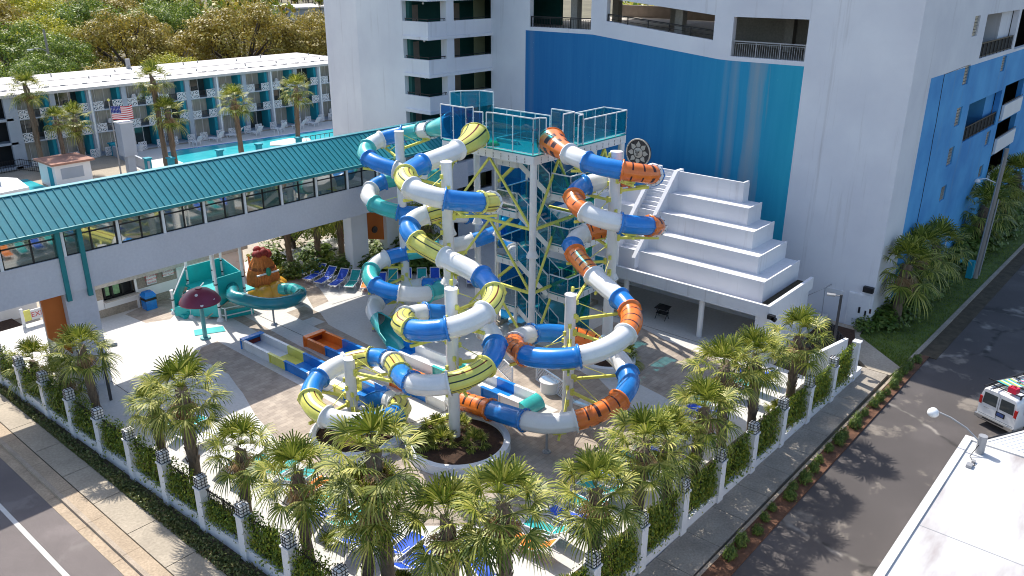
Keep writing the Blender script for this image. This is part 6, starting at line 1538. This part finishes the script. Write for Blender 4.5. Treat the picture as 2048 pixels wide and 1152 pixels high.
rb_.build('roof_rib', M['carpaint'], v2); MB().bar((.2, -.8, 1.95), (3.1, -.8, 1.95), .04, .05).bar((.2, .8, 1.95), (3.1, .8, 1.95), .04, .05).build('roof_rail', M['black'], v2); v2.location = (23.6, -8.9, -.1); v2.rotation_euler.z = R(-28)

# ================================================================ FLAT ROOFED BUILDING, LAMPS, POLE
def roof_mat():
    m, nt, out = new_mat('stained_white_roof'); b = N(nt, 'ShaderNodeBsdfPrincipled'); v = coords(nt)
    c = ramp(nt, noise(nt, v, .3, 4), [(.3, (.47, .46, .46)), (.7, (.57, .57, .57))])
    st = noise(nt, coords(nt, (.3, 1.1, 1)), .5, 5, .6)
    c = mix_rgb(nt, ramp(nt, st, [(.50, (0, 0, 0)), (.66, (.6, .6, .6))]), c, lin('#75625f'))
    L(nt, c, b.inputs['Base Color']); b.inputs['Roughness'].default_value = .7; L(nt, b.outputs[0], out.inputs[0]); return m
fb = thing('flat_roof_building', 'low building with a stained flat white roof in the bottom right corner', 'building', (8, -20, 0))
MB().box(-8, 19.7, -40, -8.6, -.2, 3.85).build('wall', M['stucco'], fb)
MB().box(-8.2, 19.9, -40, -8.35, 3.85, 4.0).build('roof', roof_mat(), fb)
ed = MB().box(-8.25, 19.95, -8.55, -8.28, 3.75, 4.07).box(19.7, 19.96, -40, -8.55, 3.75, 4.06); ed.build('roof_edge', pm('roof_edge_metal', (.62, .60, .58), .5, .12, 1.5), fb)
sm = MB()
for y in (-12.2, -16.2): sm.bar((-8, y, 4.003), (19.7, y, 4.003), .03, .008)
for x in (12.8, 4): sm.bar((x, -40, 4.003), (x, -8.6, 4.003), .03, .008)
sm.build('roof_seam', M['grey_metal'], fb)
rl = thing('roof_lamp', 'small globe lamp on a bent arm at the corner of the flat white roof', 'lamp', (19.0, -9.0, 4.0))
MB().cyl((19.0, -9.0, 4.0), (19.0, -9.0, 4.75), .16, .16, 18).build('vent_pipe', M['grey_metal'], rl)
MB().tube([(18.9, -8.95, 4.5), (18.9, -8.4, 4.9), (18.95, -7.8, 5.1), (19.0, -7.35, 5.15)], .035, 8).build('arm', M['grey_metal'], rl)
MB().lathe((19.0, -7.15, 5.02), [(.001, .24), (.1, .22), (.2, .12), (.22, 0), (.16, -.1), (.001, -.14)], 18).build('globe', M['lantern'], rl)
cb_ = MB().tube([(18.9, -8.95, 4.4), (18.4, -8.8, 4.05), (17.9, -9.1, 4.02), (17.6, -8.9, 4.02)], .015, 5); cb_.build('cable', M['black'], rl)
[MB().bbox(c, z).build('floodlight', M['grey_metal'], rl) for c, z in (((17.7, -8.95, 4.06), (.28, .2, .1)), ((18.1, -9.0, 4.05), (.16, .12, .09)))]
def lamppost(x, y, z, h, label, d):
    t = thing('lamp_post', label, 'lamp post', (x, y, z), 'dark square lamp posts')
    MB().box(x - .06, x + .06, y - .06, y + .06, z, z + h).box(x - .2, x + .2, y - .2, y + .2, z, z + .04).build('post', pm('dark_post_' + str(int(x)), (.05, .05, .055), .5, .1, 2), t)
    c = Vector((x, y, z + h - .08)) + Vector((*d, 0)) * .42
    MB().bar((x, y, z + h - .08), tuple(c), .06).build('bracket', M['grey_metal'], t); MB().bbox(tuple(c + Vector((*d, 0)) * .12), (.46, .30, .09), math.atan2(d[1], d[0])).build('lamp_head', M['grey_metal'], t)
lamppost(31.66, .99, 0, 4.1, 'dark lamp post by the pavilion and the path to the tower door', (-.3, .95))
lamppost(1.62, 27.05, .2, 3.3, 'dark lamp post at the left beside the slender palm', (.9, -.43))
lamppost(3.0, 2.9, .2, 3.3, 'dark lamp post at the bottom between the two palms nearest the corner', (.3, -.95))
up_ = thing('utility_pole', 'weathered utility pole leaning beside the blue building, at the right', 'pole', (52.3, -1.85, 0))
MB().cyl((52.3, -1.85, 0), (52.75, -2.0, 9.6), .2, .15, 14).build('shaft', M['utility'], up_)
MB().cyl((52.08, -1.75, .3), (52.5, -1.95, 9), .04, .04, 8).cyl((52.2, -2.1, .3), (52.6, -2.2, 6), .05, .05, 8).build('conduit', M['grey_metal'], up_)
MB().bbox((51.8, -1.55, .75), (.5, .4, 1.3)).bbox((51.5, -.9, 1.4), (.9, .15, .15)).build('meter_box', M['teal_wall'], up_)
MB().tube([(52.6, -1.9, 7.1), (52.3, -1.2, 7.4), (52.2, -.8, 7.3)], .04, 6).lathe((52.2, -.7, 7.1), [(.001, .25), (.18, .12), (.2, 0), (.001, -.1)], 12).build('floodlight', M['white'], up_)
gs = thing('guy_pole', 'slender white pole standing by the palms next to the utility pole', 'pole', (49.6, .0, 0)); MB().cyl((49.6, 0, 0), (49.6, 0, 4.2), .06, .06, 8).build('post', M['white'], gs)
hd = thing('metal_handrail', 'thin bent metal handrail against the tower wall near the door', 'handrail', (36.8, 3.9, 0))
MB().tube([(37.4, 5.0, 1.4), (36.6, 4.9, 1.4), (36.6, 3.6, 2.4), (36.6, 3.55, .0)], .03, 6).tube([(37.4, 3.5, 2.45), (36.6, 3.55, 2.45)], .03, 6).build('rail', M['grey_metal'], hd)

# ================================================================ CHILDREN'S PLAY AREA UNDER THE BRIDGE
pl = thing('play_structure', 'teal climbing play structure with white posts under the bridge', 'play structure', (11.8, 33.5, .4))
M['teal_net'] = pm('teal_play_panel', (.012, .40, .40), .35, .15, 1.5)
for x, y, h in ((10.9, 32.0, 4.3), (9.6, 35.3, 1.5), (12.85, 32.1, 4.3), (13.6, 35.9, 4.6), (11.2, 36.1, 4.6), (10.0, 33.9, 1.7), (12.2, 34.6, 4.8)):
    MB().cyl((x, y, .4), (x, y, .4 + h), .09, .09, 12).cyl((x, y, .4), (x, y, .6), .26, .16, 14).cyl((x, y, .4 + h), (x, y, .5 + h), .11, .11, 12).build('post', M['white'], pl)
    cl = MB()
    for z in (.9, 1.6, 2.4): 
        if z < h: cl.cyl((x, y, .4 + z), (x, y, .48 + z), .10, .10, 12)
    cl.build('post_collar', M['black'], pl)
MB().box(10.9, 13.6, 32.1, 36, 1.7, 1.8).build('platform', M['teal_net'], pl)
def tile(p4, nm='panel', m='teal_net'):
    a = MB().add(p4 + [tuple(Vector(q) + Vector((.05, .05, 0))) for q in p4], [(0, 1, 2, 3), (7, 6, 5, 4), (0, 4, 5, 1), (1, 5, 6, 2), (2, 6, 7, 3), (3, 7, 4, 0)]); return a.build(nm, M[m], pl)
tile([(11.0, 32.05, 1.4), (12.8, 32.1, 1.4), (12.8, 32.1, 3.2), (11.0, 32.05, 3.2)]); tile([(12.9, 32.2, 1.8), (13.6, 35.8, 1.8), (13.6, 35.8, 3.0), (12.9, 32.2, 3.0)]); tile([(11.2, 36, 1.8), (13.5, 35.9, 1.8), (13.5, 35.9, 3.0), (11.2, 36, 3.0)])
tile([(9.6, 35.3, .5), (11.1, 36.1, 1.9), (11.1, 36.1, 2.8), (9.6, 35.3, 1.4)]); tile([(9.9, 33.9, .5), (10.95, 32.1, .6), (10.95, 32.1, 1.6), (9.9, 33.9, 1.2)]); tile([(9.3, 34.6, .5), (9.9, 33.9, .5), (9.9, 33.9, 1.2), (9.3, 34.6, 1.1)])
st = MB()
for k in range(6): st.box(9.5 + k * .26, 9.8 + k * .26, 33.9, 35.6, .4 + k * .2, .62 + k * .22)
st.build('step', M['teal_net'], pl)
rl_ = MB()
for z in (.75, 1.25): rl_.bar((11.1, 31.7, z), (12.7, 31.3, z), .06).bar((11.1, 31.7, z), (11.0, 32, z), .06)
rl_.bar((11.1, 31.7, .4), (11.1, 31.7, 1.25), .06).bar((12.7, 31.3, .4), (12.7, 31.3, 1.25), .06); rl_.bar((9.6, 35.3, 1.5), (11.2, 36.1, 3.1), .06).bar((10.0, 33.9, 1.6), (10.9, 33.5, 2.6), .06); rl_.build('handrail', M['white'], pl)
MB().bar((10.6, 33.0, .5), (11.6, 31.9, 1.6), .5, .06).build('ramp', M['walk'], pl)
tile([(11.3, 31.9, .42), (12.9, 31.4, .42), (12.9, 31.4, .95), (11.3, 31.9, .95)], 'net', 'teal_net')
KP = [(12.35, 32.9, 2.3), (11.9, 31.9, 2.25), (11.45, 31.1, 2.15), (11.7, 30.3, 2.05), (12.2, 29.3, 1.9), (13.1, 28.8, 1.75), (14.3, 28.9, 1.6), (15.3, 29.6, 1.45), (15.85, 30.6, 1.3), (15.9, 31.6, 1.2), (15.5, 32.2, 1.1)]
kp = Path(KP); ks = thing('play_slide', 'teal curved tube slide sweeping round the thatched hut', 'slide', (13.4, 30, .4)); b_ = MB(); v = []; n = 46; M['teal_dark'] = pm('deep_teal_gelcoat', (.012, .22, .26), .2, .12, 1.5, .5, coat=.4)
for j in range(n + 1):
    c, T, A, U = kp.frame(kp.l[-1] * j / n); rr = .40 * (1.08 if j % 12 == 0 else 1)
    v += [c + (A * math.cos(2 * PI * k / 20) + U * math.sin(2 * PI * k / 20)) * rr * (1.07 if k in (0, 10) else 1) for k in range(20)]
b_.add(v, [(j * 20 + k, j * 20 + (k + 1) % 20, (j + 1) * 20 + (k + 1) % 20, (j + 1) * 20 + k) for j in range(n) for k in range(20)], [1 if j > n - 8 and j % 4 < 2 else 0 for j in range(n) for k in range(20)], True); b_.build('tube', [M['teal_dark'], M['teal']], ks)
for f in (.45, .82):
    c = kp.at(kp.l[-1] * f); MB().cyl((c.x, c.y, .4), (c.x, c.y, c.z - .38), .06, .06, 10).cyl((c.x, c.y, .4), (c.x, c.y, .55), .24, .12, 16).build('leg', M['grey_metal'], ks)
hu = thing('thatched_hut', 'orange thatched hut on a yellow rounded base with red leaves on top', 'play hut', (15.3, 33.4, .4))
th = MB(); rnd = random.Random(8); n = 56
for k in range(n):
    a = 2 * PI * k / n
    for z0, z1, r0_, r1_ in ((1.0, 2.3, 1.02, .86), (1.9, 3.25, .92, .35)):
        p = Vector((15.4 + math.cos(a) * r0_, 33.9 + math.sin(a) * r0_, z0 + rnd.uniform(-.15, .15))); q = Vector((15.4 + math.cos(a + .05) * r1_, 33.9 + math.sin(a + .05) * r1_, z1)); th.tube([p, p.lerp(q, .5) + Vector((math.cos(a), math.sin(a), 0)) * .08, q], [.055, .075, .05], 5)
th.build('thatch', pm('orange_thatch', (.60, .18, .04), .7, .3, 4, bump=.5), hu)
MB().lathe((15.4, 33.9, .4), [(.95, 0), (.98, .8), (.85, 2.0), (.3, 2.9), (.001, 2.9)], 28).build('core', pm('brown_core', (.25, .07, .025), .8, .2, 3), hu)
yb = MB()
for x, y, z, r_ in ((14.9, 32.9, .7, .75), (15.6, 32.6, .8, .8), (16.1, 33.3, .9, .7), (14.5, 33.5, .7, .6), (15.9, 32.2, .7, .55)):
    yb.lathe((x, y, z), [(.001, r_), (r_ * .5, r_ * .87), (r_ * .87, r_ * .5), (r_, 0), (r_ * .95, -.3), (r_ * .9, -.5)], 22)
yb.build('yellow_base', pm('warm_yellow_gelcoat', (.68, .34, .035), .3, .2, 1.5, .5, coat=.3), hu)
rd = MB()
for k in range(7):
    a = k * .9; x, y, z = 15.5 + .4 * math.cos(a), 33.9 + .4 * math.sin(a), 3.25 + .12 * (k % 3); rd.lathe((x, y, z), [(.001, .26), (.18, .18), (.3, 0), (.2, -.2), (.001, -.26)], 12)
rd.build('red_leaves', pm('dark_red', (.25, .02, .015), .6, .3, 4), hu)
MB().bar((14.4, 33.0, 2.15), (16.0, 32.85, 2.2), .09).build('crossbar', M['white'], hu)
MB().lathe((15.2, 32.85, 2.3), [(.001, .32), (.14, .2), (.18, 0), (.14, -.2), (.001, -.34)], 12).build('ornament', pm('green_ornament', (.02, .24, .14), .4, .3, 5), hu)
mu = thing('mushroom_shower', 'maroon spotted mushroom shower on a teal pole', 'water feature', (8.85, 30.3, .4))
MB().cyl((8.85, 30.3, .4), (8.85, 30.3, 3.3), .13, .11, 16).cyl((8.85, 30.3, .4), (8.85, 30.3, .5), .3, .3, 20).build('pole', pm('teal_pole', (.10, .33, .34), .5, .12, 2), mu)
MB().lathe((8.85, 30.3, 2.8), [(.001, .85), (.25, .83), (.6, .7), (.95, .42), (1.18, .08), (1.2, 0), (1.1, .0), (.6, .35), (.1, .5)], 40).build('cap', pm('maroon_cap', (.21, .035, .075), .4, .15, 1.5), mu)
sp = MB()
for a, e in ((-2.3, .55), (-1.2, .2), (-3.3, .3), (.2, .4), (-2.0, .05), (1.5, .3)):
    t = 1 - e; rr, zz = .25 + .9 * t, .83 - .75 * t ** 1.7; c = Vector((8.85 + math.cos(a) * rr, 30.3 + math.sin(a) * rr, 2.8 + zz)); nn = Vector((math.cos(a) * .7, math.sin(a) * .7, .75)); sp.cyl(tuple(c - nn * .02), tuple(c + nn * .03), .10, .09, 14)
sp.build('spot', M['white'], mu); MB().cyl((8.85, 30.3, 3.64), (8.85, 30.3, 3.68), .2, .2, 16).build('top_cap', M['stripe_red'], mu)
mt = MB().prism([(9.0, 31.9), (10.5, 31.1), (10.2, 30.3), (8.6, 31.1)][::-1], .4, .43).build('teal_slab', M['teal_net']); tag(mt, 'thin teal slab on the deck beside the mushroom shower', 'mat')  # thin flat teal slab lying on the deck
for i, (x, y, c) in enumerate([(14.5, 36.6, 'orange'), (16.6, 37.5, 'orange'), (17.6, 36.9, 'yellow')]):
    o = thing('spray_post', c + ' spray post beyond the play structure, ' + ['leftmost', 'middle', 'rightmost'][i], 'water feature', (x, y, .4), 'spray posts by the play area'); MB().tube([(x, y, .4), (x + .05, y, 1.2), (x, y, 2.0)], [.12, .09, .06], 10).build('post', M[c], o); MB().lathe((x, y, 2.0), [(.001, .16), (.12, .1), (.14, 0), (.001, -.05)], 12).build('nozzle', M['yellow'], o)
